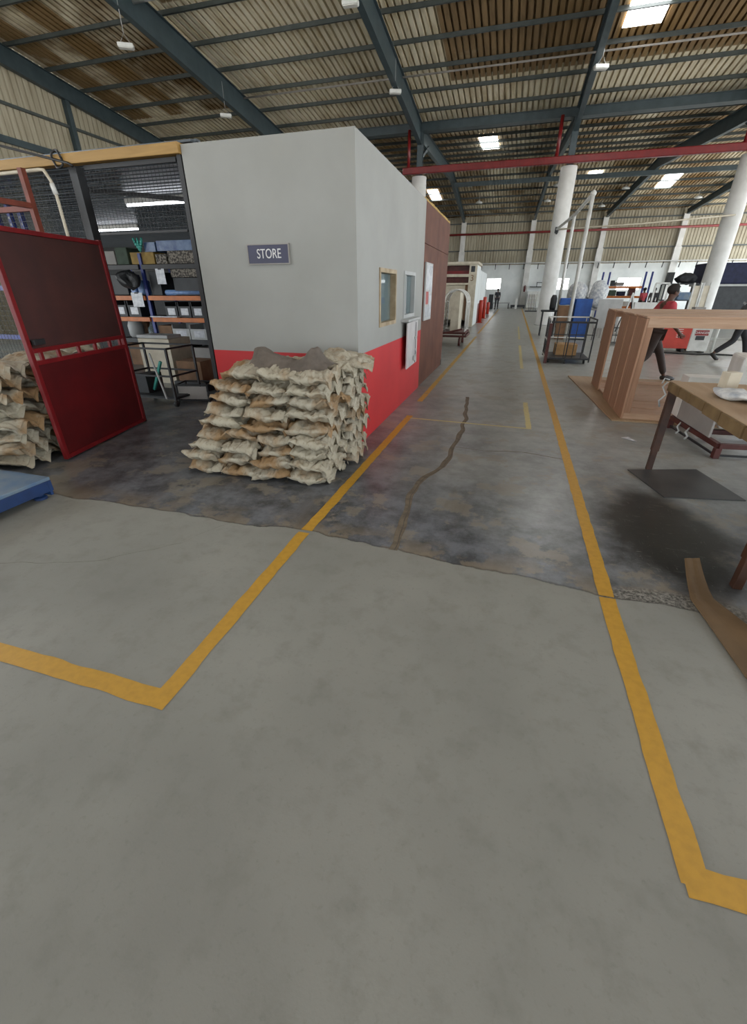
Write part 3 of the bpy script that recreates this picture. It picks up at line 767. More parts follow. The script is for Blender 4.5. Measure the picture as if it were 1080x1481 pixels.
def left_stack():
    G = 'woven sacks stacked behind the red gate'; rnd = random.Random(11); H = .125
    ang = math.atan2(1.49, -.33)
    for k in range(8):
        for j in range(3):
            y = 2.98+.56*j+rnd.uniform(-.02, .02)
            x = -4.80-.22*(y-3.0)+rnd.uniform(-.03, .03)+(.05 if k % 2 else 0)
            sack((x, y, .07+H*k+rnd.uniform(-.005, .005)), .2+rnd.uniform(-.1, .1), 'grubby woven sack behind the red gate, %s, %s of its row' % (ORD[k], ['nearest', 'middle', 'farthest'][j]), G, rnd.randint(0, 8), 1.15, .93, 1.03, (rnd.uniform(-.06, .06), rnd.uniform(-.06, .06)))
        if k > 4:
            sack((-5.45, 3.02+rnd.uniform(-.03, .03), .07+H*k), rnd.uniform(-.1, .1), 'grubby woven sack at the far left edge, %s of the gate stack' % ORD[k], G, rnd.randint(0, 8), 1.15, .93, 1.03)
        if k <= 4:
            sack((-5.42, 3.0+rnd.uniform(-.03, .03), .07+H*k), rnd.uniform(-.1, .1), 'grubby woven sack low at the left edge behind the blue scale, %s' % ORD[k], G, rnd.randint(0, 8), 1.15, .93, 1.03)
left_stack()

# ------------------------------------------------------------------ gate, scale, caged store front
def gate():
    L = 1.526; H = 2.11; rz = math.atan2(1.49, -.33)
    t = thing('sheet_metal_gate', 'open red sheet-metal gate standing between the sacks and the dark store', 'gate', (-4.32, 3.12, 0), rz)
    m = MB(); w = .05
    m.box((0, -.02, .02), (w, .02, H), .004).box((L-w, -.02, .02), (L, .02, H), .004)
    for z in (.02, .96, 1.07, H-w): m.box((w, -.02, z), (L-w, .02, z+.04), .003)
    m.build('frame', 'gate_frame', t)
    m = MB()
    for s in (.13, .36, .66, .93, 1.2, 1.4): m.box((s, -.012, 1.0), (s+.035, .012, 1.07))
    m.build('slot_bars', 'gate_frame', t)
    m = MB(); m.box((w, -.004, .06), (L-w, .004, .96)); m.build('lower_sheet', 'gate_sheet', t)
    m = MB(); m.box((w, -.003, 1.11), (L-w, .003, H-w)); m.build('mesh_panel', 'gate_mesh', t)
    rnd = random.Random(5); m = MB()
    for i in range(16):
        s = rnd.uniform(.15, 1.4); z = rnd.uniform(1.3, 2.02); m.box((s, .0032, z), (s+rnd.uniform(.01, .05), .0042, z+rnd.uniform(.006, .05)))
    m.build('scuff_marks', 'scuff', t)
    m = MB(); m.box((w, .004, .06), (L-w, .012, .075)); m.build('kick_strip', 'darkred', t)
    for z in (.35, 1.75):
        m = MB(); m.tube([(L+.012, 0, z), (L+.012, 0, z+.1)], .014, 10); m.build('hinge', 'black', t, True)
    m = MB(); m.box((.06, -.05, 1.14), (.2, -.02, 1.19), .004); m.build('bolt', 'black', t)
gate()
def platform_scale():
    t = thing('platform_scale', 'blue platform scale on the floor at the left edge', 'scale', (-3.68, 2.38, 0), 0)
    # front right corner under the origin; long side runs left
    m = MB(); m.box((-1.6, -1.1, .155), (.05, .05, .185), .006); m.build('top_plate', 'scale_top', t)
    m = MB(); m.box((-1.6, .015, .06), (.05, .05, .155), .004).box((.015, -1.1, .06), (.05, .015, .155), .004).box((-1.6, -1.1, .06), (.015, -1.065, .155), .004).box((-1.6, -1.065, .06), (-1.565, .015, .155), .004)
    m.build('side_skirt', 'scale_blue', t)
    for x, y in ((-.03, -.03), (-.03, -1.0), (-1.5, -.03), (-1.5, -1.0)):
        m = MB(); m.lathe([(.05, 0), (.05, .02), (.03, .03), (.03, .08)], (x, y, 0), 14); m.build('foot', 'scale_blue', t)
    m = MB(); m.box((-.05, .02, .02), (.04, .045, .07), .004); m.build('corner_bracket', 'scale_blue', t)
platform_scale()
def store_front():
    Y = 4.51
    m = MB(); m.box((-10, Y-.04, 2.775), (-3.29, Y+.06, 2.865), .006)
    b = m.build('beam_timber', 'timber'); structure(b, 'yellow timber rail along the top of the caged store front', 'beam')
    m = MB(); m.bar((-4.72, Y+.10, 0), (-4.72, Y+.10, 2.775), .10, .10)
    structure(m.build('column_store_post', 'black'), 'black steel post behind the gate in the caged store front', 'column')
    m = MB(); m.bar((-3.325, Y+.05, 0), (-3.325, Y+.05, 2.775), .05, .1)
    structure(m.build('column_store_jamb', 'black'), 'black door jamb against the left end of the white cabin', 'column')
    t = thing('wire_mesh_screen', 'black wire mesh panel over the store doorway beside the cabin', 'mesh screen', (-4.54, Y+.04, 2.15))
    m = MB(); p = .046
    for i in range(int(1.15/p)+1): m.box((i*p, -.0018, 0), (i*p+.0026, .0013, .62))
    for i in range(int(.62/p)+1): m.box((0, -.0018, i*p), (1.15, .0013, i*p+.0026))
    m.build('netting', 'black', t)
    m = MB(); m.box((0, -.01, .58), (1.15, .01, .62)).box((0, -.01, 0), (1.15, .01, .02)); m.build('edge_frame', 'black', t)
    t = thing('wire_mesh_screen', 'black wire mesh fence left of the black post, above the red gate', 'mesh screen', (-9.5, Y+.08, 0))
    m = MB(); p = .06
    for i in range(int(4.8/p)+1): m.box((i*p, -.0018, .1), (i*p+.0036, .0018, 2.74))
    for i in range(int(2.64/p)+1): m.box((0, -.0018, .1+i*p), (4.8, .0018, .1+i*p+.0036))
    m.build('netting', 'black', t)
    # rust red open frame
    t = thing('steel_angle_frame', 'rust-red angle frame standing behind the gate', 'frame', (-5.19, 4.36, 0))
    m = MB(); m.bar((0, 0, 0), (0, 0, 2.75), .055); m.build('upright', 'rust', t)
    m = MB(); m.bar((-.03, 0, 2.40), (-3.0, 0, 2.40), .05); m.build('side_rail', 'rust', t)
    m = MB(); m.bar((0, -.03, 2.42), (0, -2.2, 2.42), .05); m.build('front_rail', 'rust', t)
    m = MB(); m.bar((0, -2.2, 0), (0, -2.2, 2.45), .055); m.build('upright', 'rust', t)
    m = MB(); m.bar((-3, 0, 0), (-3, 0, 2.75), .055); m.build('upright', 'rust', t)
    # conduits
    t = thing('conduit_pipe', 'white electrical conduit bending down beside the black post', 'pipe', (-4.93, Y, 0))
    m = MB(); m.tube([(-4.5, -.06, 2.72), (-.12, -.06, 2.745), (-.06, -.06, 2.74), (0, -.06, 2.64), (.02, -.06, 2.5), (.02, -.06, 0)], .017, 10); m.build('pipe', 'cream', t, True)
    m = MB(); m.tube([(.0, -.06, 2.62), (.02, -.06, 2.52)], .024, 10); m.build('coupling', 'white', t, True)
    t = thing('conduit_pipe', 'thin grey conduit behind the gate, left of the white one', 'pipe', (-5.05, 4.95, 0))
    m = MB(); m.tube([(0, 0, 0), (0, 0, 2.6)], .01, 8); m.build('pipe', 'lightgrey', t, True)
    t = thing('cable', 'black cable sagging over the timber rail at the left', 'cable', (-4.65, Y-.06, 2.8))
    m = MB(); m.tube([(-2.0, -.3, .42), (-1.0, -.1, .21), (-.3, 0, .05), (0, .01, -.02), (.06, .0, -.05)], .012, 8); m.build('wire', 'black', t, True)
    t = thing('cable_coil', 'black cable loop hooked over the timber rail above the post', 'cable', (-4.78, Y-.05, 2.82))
    m = MB(); m.tube([(.1*math.cos(a)*.6, -.01*math.sin(a*3), .075*math.sin(a)) for a in [i*.3 for i in range(22)]], .012, 8); m.build('loop', 'black', t, True)
    # inside: deck ceiling, side and rear walls
    m = MB(); n = 60
    for i in range(n):
        y = 4.75+i*(10.0/n); m.box((-16, y, 2.93), (-3.33, y+.10, 2.95)).box((-16, y+.10, 2.955), (-3.33, y+10.0/n, 2.975))
    structure(m.build('ceiling_deck', 'deck'), 'dull ribbed metal deck over the dark store', 'ceiling')
    m = MB(); m.box((-16, 14.0, 0), (-3.4, 14.1, 2.93)); structure(m.build('wall_store_rear', 'store_dark'), 'dark rear wall of the caged store', 'wall')
    m = MB(); m.box((-3.42, 8.0, 0), (-3.34, 14.0, 2.93)); structure(m.build('wall_store_right', 'store_dark'), 'dark side wall of the caged store', 'wall')
    m = MB(); m.box((-3.33, 10.85, 0), (-1.6, 10.95, 2.8)); structure(m.build('wall_partition_return', 'brown_panel'), 'brown return wall behind the partition', 'wall')
    t = thing('tube_light', 'lit fluorescent tube under the store ceiling deck', 'light', (-5.7, 7.0, 2.83))
    m = MB(); m.box((-.62, -.03, .03), (.62, .03, .10), .005); m.build('batten', 'white', t)
    m = MB(); m.tube([(-.6, 0, .01), (.6, 0, .01)], .018, 12); m.build('tube', 'tube', t, True)
    for i, (x, y) in enumerate(((-9.0, 9.5), (-6.3, 11.5))):
        t = thing('tube_light', 'lit fluorescent tube deep in the store, %s' % ('left' if i == 0 else 'right'), 'light', (x, y, 2.83))
        m = MB(); m.box((-.62, -.03, .03), (.62, .03, .10), .005); m.build('batten', 'white', t)
        m = MB(); m.tube([(-.6, 0, .01), (.6, 0, .01)], .018, 12); m.build('tube', 'tube', t, True)
    t = thing('roof_brace', 'dark slanting brace under the store deck behind the mesh', 'brace', (-5.6, 6.0, 2.75))
    m = MB(); m.bar((-.4, 0, .12), (1.3, .6, -.02), .07, .05); m.build('bar', 'black', t)
store_front()

# ------------------------------------------------------------------ store contents
def boxmesh(t, name, lo, hi, m, bev=.004): b = MB(); b.box(lo, hi, bev); return b.build(name, m, t)
def simple_box(name, label, cat, lo, hi, m, group=None, bev=.004, rz=0, flaps=None):
    c = Vector(((lo[0]+hi[0])/2, (lo[1]+hi[1])/2, lo[2])); b = MB(); h = Vector(hi)-Vector(lo)
    b.box((-h.x/2, -h.y/2, 0), (h.x/2, h.y/2, h.z), bev)
    if flaps: b.box((-h.x/2-.002, -.03, h.z*.3), (h.x/2+.002, .03, h.z+.002))
    o = b.build(name, m, loc=c); o.rotation_euler = (0, 0, rz)
    return tag(o, label, cat, group)
def bin_thing(label, lo, hi, m, group=None, lab2='white'):
    # open-fronted picking bin with a paper label
    w, d, h = hi[0]-lo[0], hi[1]-lo[1], hi[2]-lo[2]
    t = thing('storage_bin', label, 'bin', lo, 0, group); k = .012
    b = MB(); b.box((0, 0, 0), (w, d, k)).box((0, 0, k), (k, d, h)).box((w-k, 0, k), (w, d, h)).box((k, d-k, k), (w-k, d, h)).box((k, 0, k), (w-k, k, h*.72))
    b.build('tub', m, t)
    b = MB(); b.box((w*.2, -.003, h*.15), (w*.8, 0, h*.6)); b.build('bin_label', 'paper', t)
    return t
def store_contents():
    t = thing('storage_rack', 'tall rack with orange beams and blue uprights inside the dark store', 'rack', (-7.75, 8.6, 0))
    for x in (0, 1.5, -1.1):
        for y in (.04, .9):
            b = MB(); b.box((x-.035, y-.03, 0), (x+.035, y+.03, 2.3), .003)
            b.build('upright', 'blue_upright' if x < 1 else 'black', t)
    for z in (.58, 1.03, 1.46, 2.05):
        for y in (0, .9):
            b = MB(); b.box((-1.06, y-.03, z-.05), (-.04, y+.02, z+.04), .004).box((.04, y-.03, z-.05), (1.46, y+.02, z+.04), .004); b.build('shelf_beam', 'orange' if .7 < z < 2 else 'black', t)
        b = MB(); b.box((-1.06, .03, z+.0), (1.46, .87, z+.04)); b.build('shelf_board', 'dark', t)
    G = 'mixed goods on the store rack'
    simple_box('carton', 'long ochre carton on the top shelf of the store rack', 'box', (-8.0, 8.65, 2.10), (-7.40, 9.1, 2.32), 'yellowbox', G)
    simple_box('mottled_pack', 'large mottled pack on the store rack, right end', 'box', (-7.06, 8.65, 1.85), (-6.34, 9.2, 2.03), 'mottle', G)
    simple_box('mottled_pack', 'mottled pack on the top shelf, upper right of the store rack', 'box', (-7.05, 8.65, 2.10), (-6.33, 9.2, 2.33), 'mottle', G)
    simple_box('mottled_pack', 'small mottled pack beside the ochre carton', 'box', (-7.37, 8.66, 2.10), (-7.10, 9.1, 2.28), 'mottle', G)
    simple_box('carton', 'dark carton under the mottled pack on the store rack', 'box', (-7.04, 8.66, 1.51), (-6.36, 9.2, 1.84), 'dark', G)
    simple_box('carton', 'dark carton beside the white paper on the store rack', 'box', (-7.66, 8.68, 1.51), (-7.40, 9.2, 1.95), 'dark', G)
    o = simple_box('printed_film_roll', 'blue and white printed film draped high on the store rack', 'film', (-7.66, 8.72, 2.325), (-7.38, 9.2, 2.50), 'bluefilm', G)
    o = simple_box('printed_film_roll', 'long blue printed film along the top of the store rack', 'film', (-7.34, 8.72, 2.335), (-6.32, 9.2, 2.52), 'bluefilm', G)
    b = MB()
    for a in (-.5, -.1, .35):
        for k in range(6):
            p = Vector((math.sin(a)*.05*k, 0, .045*k)); b.blob(p, (.045*(1-abs(k-3)*.22)+.006, .012, .035), 1)
    tag(b.build('leaf_cutout', 'tealleaf', smooth=True, loc=(-7.72, 8.66, 2.33)), 'teal leaf-shaped display piece on top of the store rack', 'decoration')
    t = thing('clipboard_sheet', 'white paper sheet hanging on the front of the store rack', 'paper', (-7.37, 8.57, 1.72)); b = MB(); b.box((0, 0, 0), (.22, .004, .29)); b.build('page', 'paper', t); b = MB(); b.box((.07, -.004, .27), (.15, .006, .30)); b.build('clip', 'black', t)
    t = thing('clipboard_sheet', 'paper sheet on the left bay of the store rack', 'paper', (-8.13, 8.55, 1.28)); b = MB(); b.box((0, 0, 0), (.3, .004, .28)); b.build('page', 'paper', t); b = MB(); b.box((.1, -.004, .26), (.2, .006, .29)); b.build('clip', 'black', t)
    b = MB(); b.tube([(-7.3, 8.70, 1.56), (-6.4, 8.70, 1.56)], .055, 12); o = b.build('film_roll', 'palebluefilm', smooth=True); tag(o, 'pale blue rolled film lying along the orange beam', 'roll', G)
    for j in range(3): bin_thing('dark storage bin on the middle shelf of the store rack, %s of three' % ['left', 'centre', 'right'][j], (-7.36+.34*j, 8.62, 1.075), (-7.05+.34*j, 9.1, 1.38), 'dark', 'dark bins on the store rack')
    for j in range(2): bin_thing('pale storage bin on the lower shelf of the store rack, %s' % ['left one', 'right one'][j], (-7.28+.47*j, 8.62, .625), (-6.83+.47*j, 9.1, .93), 'lightgrey', 'pale bins on the store rack')
    simple_box('carton', 'brown carton on the lower shelf of the store rack', 'box', (-7.68, 8.66, .625), (-7.33, 9.1, .90), 'carton', G)
    for j in range(2): bin_thing('dark bin in the left bay of the store rack, %s' % ['nearer the gate', 'farther right'][j], (-8.75+.38*j, 8.62, 1.075), (-8.42+.38*j, 9.1, 1.40), 'dark', 'bins in the left bay')
    for j in range(2): simple_box('jar_pack', 'clear jar pack in the left bay, %s' % ['left one', 'right one'][j], 'jar', (-8.2+.2*j, 8.64, 1.51), (-8.05+.2*j, 8.9, 1.80), 'palebluefilm', 'jar packs in the left bay', .03)
    b = MB(); b.lathe([(.12, 0), (.16, .05), (.17, .25), (.13, .36), (.06, .40), (.06, .44)], (0, 0, 0), 20); tag(b.build('plastic_drum', 'lightgrey', smooth=True, loc=(-8.45, 8.8, .62)), 'pale plastic drum on the lower shelf near the gate', 'drum')
    b = MB(); b.lathe([(.09, 0), (.1, .05), (.1, .2), (.05, .26), (.05, .3)], (0, 0, 0), 18); tag(b.build('plastic_jug', 'glass', smooth=True, loc=(-7.98, 8.8, .62)), 'clear plastic jug beside the pale drum', 'jug')
    o = simple_box('sheet_stack', 'white sheets jutting off the lower orange beam', 'sheet', (-7.7, 8.5, 1.075), (-7.0, 8.62, 1.10), 'paper', G); o.rotation_euler = (0, 0, .03)
    simple_box('flat_pack', 'pale flat pack lying on the large pale carton', 'sheet', (-6.78, 7.02, .806), (-6.08, 7.4, .86), 'lightgrey', G)
    for lab, nm, lo, hi, mm in (('grey carton high in the left bay, beside the gate', 'carton', (-8.78, 8.66, 2.10), (-8.42, 9.1, 2.36), 'grey'), ('dark green carton high in the left bay', 'carton', (-8.40, 8.66, 2.10), (-8.08, 9.1, 2.42), 'greenvest'),
                            ('black machine part in the left bay above the paper sheet', 'machine_part', (-8.75, 8.66, 1.51), (-8.28, 9.1, 1.92), 'black'), ('dark carton low behind the pale drum', 'carton', (-8.8, 9.0, .625), (-8.3, 9.12, 1.0), 'carton'),
                            ('brown carton beneath the store rack, left bay', 'carton', (-8.7, 8.7, 0), (-8.0, 9.2, .5), 'carton'), ('black crate beneath the store rack, centre', 'crate', (-7.6, 8.7, 0), (-7.0, 9.2, .5), 'black'), ('grey tub beneath the store rack, right end', 'tub', (-6.9, 8.7, 0), (-6.4, 9.2, .45), 'grey')):
        simple_box(nm, lab, 'box', lo, hi, mm, G, .015)
    b = MB(); b.blob((0, 0, 0), (.24, .12, .2), 3); b.jitter(.10, 5, 3); tag(b.build('cable_bundle', 'black', loc=(-8.0, 8.45, 1.80)), 'tangled black cable bundle hanging on the store rack', 'cable')
    # floor goods nearer the doorway
    simple_box('carton', 'large pale carton standing behind the black trolley', 'box', (-6.75, 7.0, 0), (-6.05, 7.6, .80), 'cream', flaps=True)
    simple_box('carton', 'brown taped carton beside the black trolley', 'box', (-5.60, 6.55, .16), (-5.10, 7.0, .50), 'carton', flaps=True)
    simple_box('pallet_block', 'dark low plinth under the brown taped carton', 'block', (-5.68, 6.5, 0), (-5.02, 7.05, .16), 'black')
    for j in range(3):
        simple_box('glass_sheet', 'grey glass sheet leaning in the store, %s of three' % ['front', 'middle', 'back'][j], 'sheet', (-5.0+.03*j, 7.2+.09*j, 0), (-4.5+.03*j, 7.23+.09*j, .75+.04*j), 'grey' if j else 'teal', 'glass sheets leaning in the store')
    t = thing('wire_trolley', 'black tubular trolley in the store doorway', 'trolley', (-5.75, 5.45, 0))
    for x in (0, .95):
        for y in (0, .6): b = MB(); b.bar((x, y, .06), (x, y, .84), .03); b.build('post', 'black', t)
    b = MB()
    for z in (.12, .45, .84):
        b.bar((0, 0, z), (.95, 0, z), .025).bar((0, .6, z), (.95, .6, z), .025).bar((0, 0, z), (0, .6, z), .025).bar((.95, 0, z), (.95, .6, z), .025)
    b.build('rails', 'black', t); b = MB(); b.box((.01, .01, .12), (.94, .59, .14)); b.build('tray', 'dark', t)
    for x in (0, .95):
        for y in (0, .6): b = MB(); b.tube([(x-.02, y, .045), (x+.02, y, .045)], .045, 12); b.build('wheel', 'rubber', t, True)
    b = MB(); b.bar((-4.92, 5.40, .12), (-5.06, 5.40, .78), .02); tag(b.build('broom_stick', 'lightgrey'), 'pale stick leaning on the black trolley', 'stick')
    b = MB(); b.bar((-5.4, 5.7, .18), (-5.16, 5.7, .62), .035); tag(b.build('green_tube', 'tealleaf'), 'green tube lying across the black trolley', 'tube')
    simple_box('carton', 'dark carton on the tray of the black trolley', 'box', (-5.65, 5.6, .14), (-5.42, 5.95, .42), 'dark')
    t = thing('wire_basket', 'low black basket with a grey side panel by the doorway', 'basket', (-4.98, 5.72, 0), .25)
    b = MB()
    for z in (.03, .27): b.bar((0, 0, z), (.5, 0, z), .02).bar((0, .35, z), (.5, .35, z), .02).bar((0, 0, z), (0, .35, z), .02).bar((.5, 0, z), (.5, .35, z), .02)
    for x in (0, .5):
        for y in (0, .35): b.bar((x, y, 0), (x, y, .28), .022)
    b.build('frame', 'black', t); b = MB(); b.box((.02, -.006, .05), (.48, .0, .25)); b.build('side_panel', 'grey', t)
    # blue perforated rack uprights behind the mesh at far left
    t = thing('blue_rack_frame', 'blue perforated rack uprights behind the mesh at the left edge', 'rack', (-8.6, 6.2, 0))
    for x in (0, .35, .62, .85):
        b = MB(); b.box((x, 0, 0), (x+.07, .06, 2.85), .003); u = b.build('upright', 'blue_upright', t)
        b = MB()
        for k in range(10): b.box((x+.02, -.002, 1.9+k*.09), (x+.05, 0, 1.93+k*.09))
        b.build('slots', 'lightgrey', u)
    for z in (.8, 1.6, 2.35): b = MB(); b.box((-.9, .01, z), (.9, .05, z+.08)); b.build('shelf_beam', 'blue_upright', t)
store_contents()

# ------------------------------------------------------------------ work table group on the right
def table_area():
    t = thing('work_table', 'battered wooden work table on brown steel legs at the right', 'table', (1.48, 2.55, 0))
    def top(a, c):
        return (a*1.1, c*2.11, .85+.004*noise.noise(Vector((a*4, c*8, 1))))
    m = MB(); m.box((.014, 0, .785), (1.1, 2.11, .852), .004); m.build('tabletop', 'plywood', t)
    y = 0; i = 0; rnd = random.Random(2)
    while y < 2.08:
        L = min(rnd.choice((.22, .30, .36, .26)), 2.11-y); m = MB(); d = rnd.uniform(-.008, .008)
        m.box((-.004+d*.3, y+.008, .768+d), (.016, y+L-.008, .848), .002); m.jitter(.003, 12, i); m.build('edge_strip', 'edge_card', t); y += L; i += 1
    m = MB(); m.box((.03, 2.075, .77), (1.1, 2.105, .796)); m.build('rear_rail', 'brownleg', t)
    for x, yy in ((.035, 2.05), (.035, .06), (1.05, 2.05), (1.05, .06)):
        m = MB(); m.box((x-.025, yy-.025, 0), (x+.025, yy+.025, .795), .003)
        m.box((x-.031, yy-.031, .2), (x+.031, yy+.031, .795), .003); m.build('leg', 'brownleg', t)
    m = MB(); m.bar((1.05, .1, .73), (1.05, 2.0, .73), .04); m.build('under_frame', 'brownleg', t)
    m = MB(); m.tube([(-.02, 2.1, .845), (-.05, 2.08, .80), (-.02, 2.04, .74), (-.055, 2.06, .68), (-.03, 2.08, .62)], .008, 8).tube([(0, 2.12, .86), (-.04, 2.13, .87), (-.06, 2.1, .83)], .007, 8); m.build('tie_cord', 'lightgrey', t, True)
    # things on the table
    b = simple_box('small_carton', 'cream box standing on the work table', 'box', (1.80, 4.40, .855), (1.91, 4.49, .985), 'cream', rz=.35)
    m = MB(); m.blob((0, 0, .03), (.11, .22, .035), 3); m.jitter(.03, 9, 4)
    for v in m.bm.verts: v.co.z = max(v.co.z, .002)
    o = m.build('crumpled_wrap', 'cloth_white', smooth=True, loc=(1.72, 3.95, .855)); o.rotation_euler = (0, 0, .25); tag(o, 'crumpled white wrap lying on the work table', 'wrap')
    simple_box('wood_block', 'reddish wood block at the right end of the table', 'block', (1.70, 3.30, .855), (1.86, 3.66, .905), 'plank_z')
    simple_box('wood_offcut', 'brown wood offcut behind the crumpled wrap', 'block', (1.90, 4.0, .855), (2.35, 4.22, .90), 'plywood', rz=-.4)
    # steel plate
    m = MB(); m.poly([(1.31, 4.52, .008), (1.47, 3.9, .008), (2.12, 4.02, .008), (1.97, 4.72, .008)], .0075)
    tag(m.build('steel_plate', 'steelplate'), 'dark steel plate lying on the floor under the table leg', 'plate')
    for ch in t.children:
        pass
    # low dark red bogie with panels
    t = thing('platform_trolley', 'low dark-red steel trolley frame beneath the work table', 'trolley', (2.28, 5.17, 0), math.radians(6))
    m = MB()
    for y in (0, .55, 1.15): m.bar((0, y, .135), (1.6, y, .135), .05)
    for x in (0, .55, 1.6): m.bar((x, 0, .135), (x, 1.15, .135), .05)
    m.build('frame', 'darkred', t)
    for x, y in ((0, 0), (0, 1.15), (1.6, 0), (1.6, 1.15)): m = MB(); m.box((x-.03, y-.03, 0), (x+.03, y+.03, .11), .003); m.build('leg', 'darkred', t)
    m = MB(); m.bar((0, 0, .03), (1.6, 0, .03), .02).bar((0, 0, .03), (0, 1.15, .03), .02); m.build('lower_rail', 'black', t)
    for y in (.62, .85): m = MB(); m.tube([(-.02, y, .15), (-.06, y-.02, .1), (-.04, y-.05, .06), (-.07, y-.06, .03)], .012, 8); m.build('hook', 'lightgrey', t, True)
    o = simple_box('grey_board', 'grey board standing on edge on the dark-red trolley', 'panel', (2.20, 5.36, .165), (2.225, 6.2, .40), 'grey', rz=.08)
    o = simple_box('white_board', 'white board lying on the dark-red trolley', 'panel', (2.55, 5.62, .165), (3.3, 6.2, .19), 'white')
    t = thing('machine_casing', 'white slotted machine casing behind the work table at the right edge', 'casing', (2.80, 5.75, .19), -.15)
    m = MB(); m.box((-.36, -.14, 0), (.65, .35, .78), .03); m.build('shell', 'white', t)
    m = MB(); m.box((-.30, -.146, .64), (.6, -.138, .70), .002); m.build('slot', 'dark', t)
    m = MB(); m.lathe([(.025, 0), (.025, .01)], (.0, .05, .78), 14); m.build('knob', 'dark', t)
    simple_box('white_box', 'white box beyond the table end beside the slotted casing', 'box', (2.17, 6.22, .165), (2.62, 6.46, .66), 'white')
    # cardboard strip with curled end and foam block
    m = MB()
    def strip(a, c):
        y = 2.76-1.95*c
        if y > 2.40: k = (y-2.40)/.36; xl, xr, z = 1.212+.06*k, 1.335+.03*k, .012+.055*k*k
        else: xl = 1.21+.085*(2.38-y); xr = 1.335+.44*(2.40-y); z = .012
        return (xl+(xr-xl)*a, y+.03*a, z+.003*noise.noise(Vector((a*3, c*5, 0))))
    m.grid(strip, 9, 44)
    top = m.bm.faces[:]
    r = bmesh.ops.extrude_face_region(m.bm, geom=top)
    for v in r['geom']:
        if isinstance(v, bmesh.types.BMVert): v.co.z -= .006
    tag(m.build('cardboard_strip', 'cardboard'), 'long brown cardboard strip with a curled end on the floor', 'cardboard')
    simple_box('foam_block', 'small white block at the right edge beside the cardboard strip', 'block', (1.53, 2.22, .013), (1.8, 2.42, .10), 'white')
    m = MB(); m.poly([(1.47, 5.66, .006), (1.58, 5.52, .01), (1.62, 5.56, .004), (1.55, 5.70, .012)], .003)
    tag(m.build('paper_scrap', 'paper'), 'torn paper scrap on the floor before the crate', 'paper')
table_area()

def crate():
    t = thing('timber_crate', 'open timber crate of broad reddish planks standing on a sheet', 'crate', (1.62, 6.55, .02))
    D = 2.64; L = 3.4; H = 1.27
    for a, b in ((0, .44), (.50, .90), (.95, 1.42), (1.95, 2.64)):
        m = MB(); m.box((0, a, 0), (.03, b, H-.005), .006); m.build('end_plank', 'plank_z', t)
    for y in (0, D-.07):
        m = MB(); m.box((.03, y, H-.11), (L, y+.07, H), .004); m.build('top_rail', 'plank_x', t)
        m = MB(); m.box((.03, y, 0), (L, y+.07, .08), .004); m.build('bottom_rail', 'plank_x', t)
        m = MB(); m.box((.03, y, .08), (.10, y+.07, H-.11), .004); m.build('corner_post', 'plank_z', t)
        m = MB(); m.box((L-.07, y, .08), (L, y+.07, H-.11), .004); m.build('corner_post', 'plank_z', t)
    for i in range(4):
        y = .02+i*.68; m = MB(); m.box((.0, y, H), (L, y+.56, H+.02), .003); m.build('lid_board', 'plank_x', t)
    for i in range(5):
        y = .09+i*.50; m = MB(); m.box((.03, y, .01), (L, y+.46, .035), .003); m.build('floor_board', 'plank_x', t)
    m = MB(); m.poly([(1.28, 9.95, .018), (1.50, 6.46, .018), (5.1, 6.46, .018), (5.1, 9.95, .018)], .017)
    tag(m.build('plywood_sheet', 'plywood'), 'thin plywood sheet on the floor under the timber crate', 'sheet')
crate()

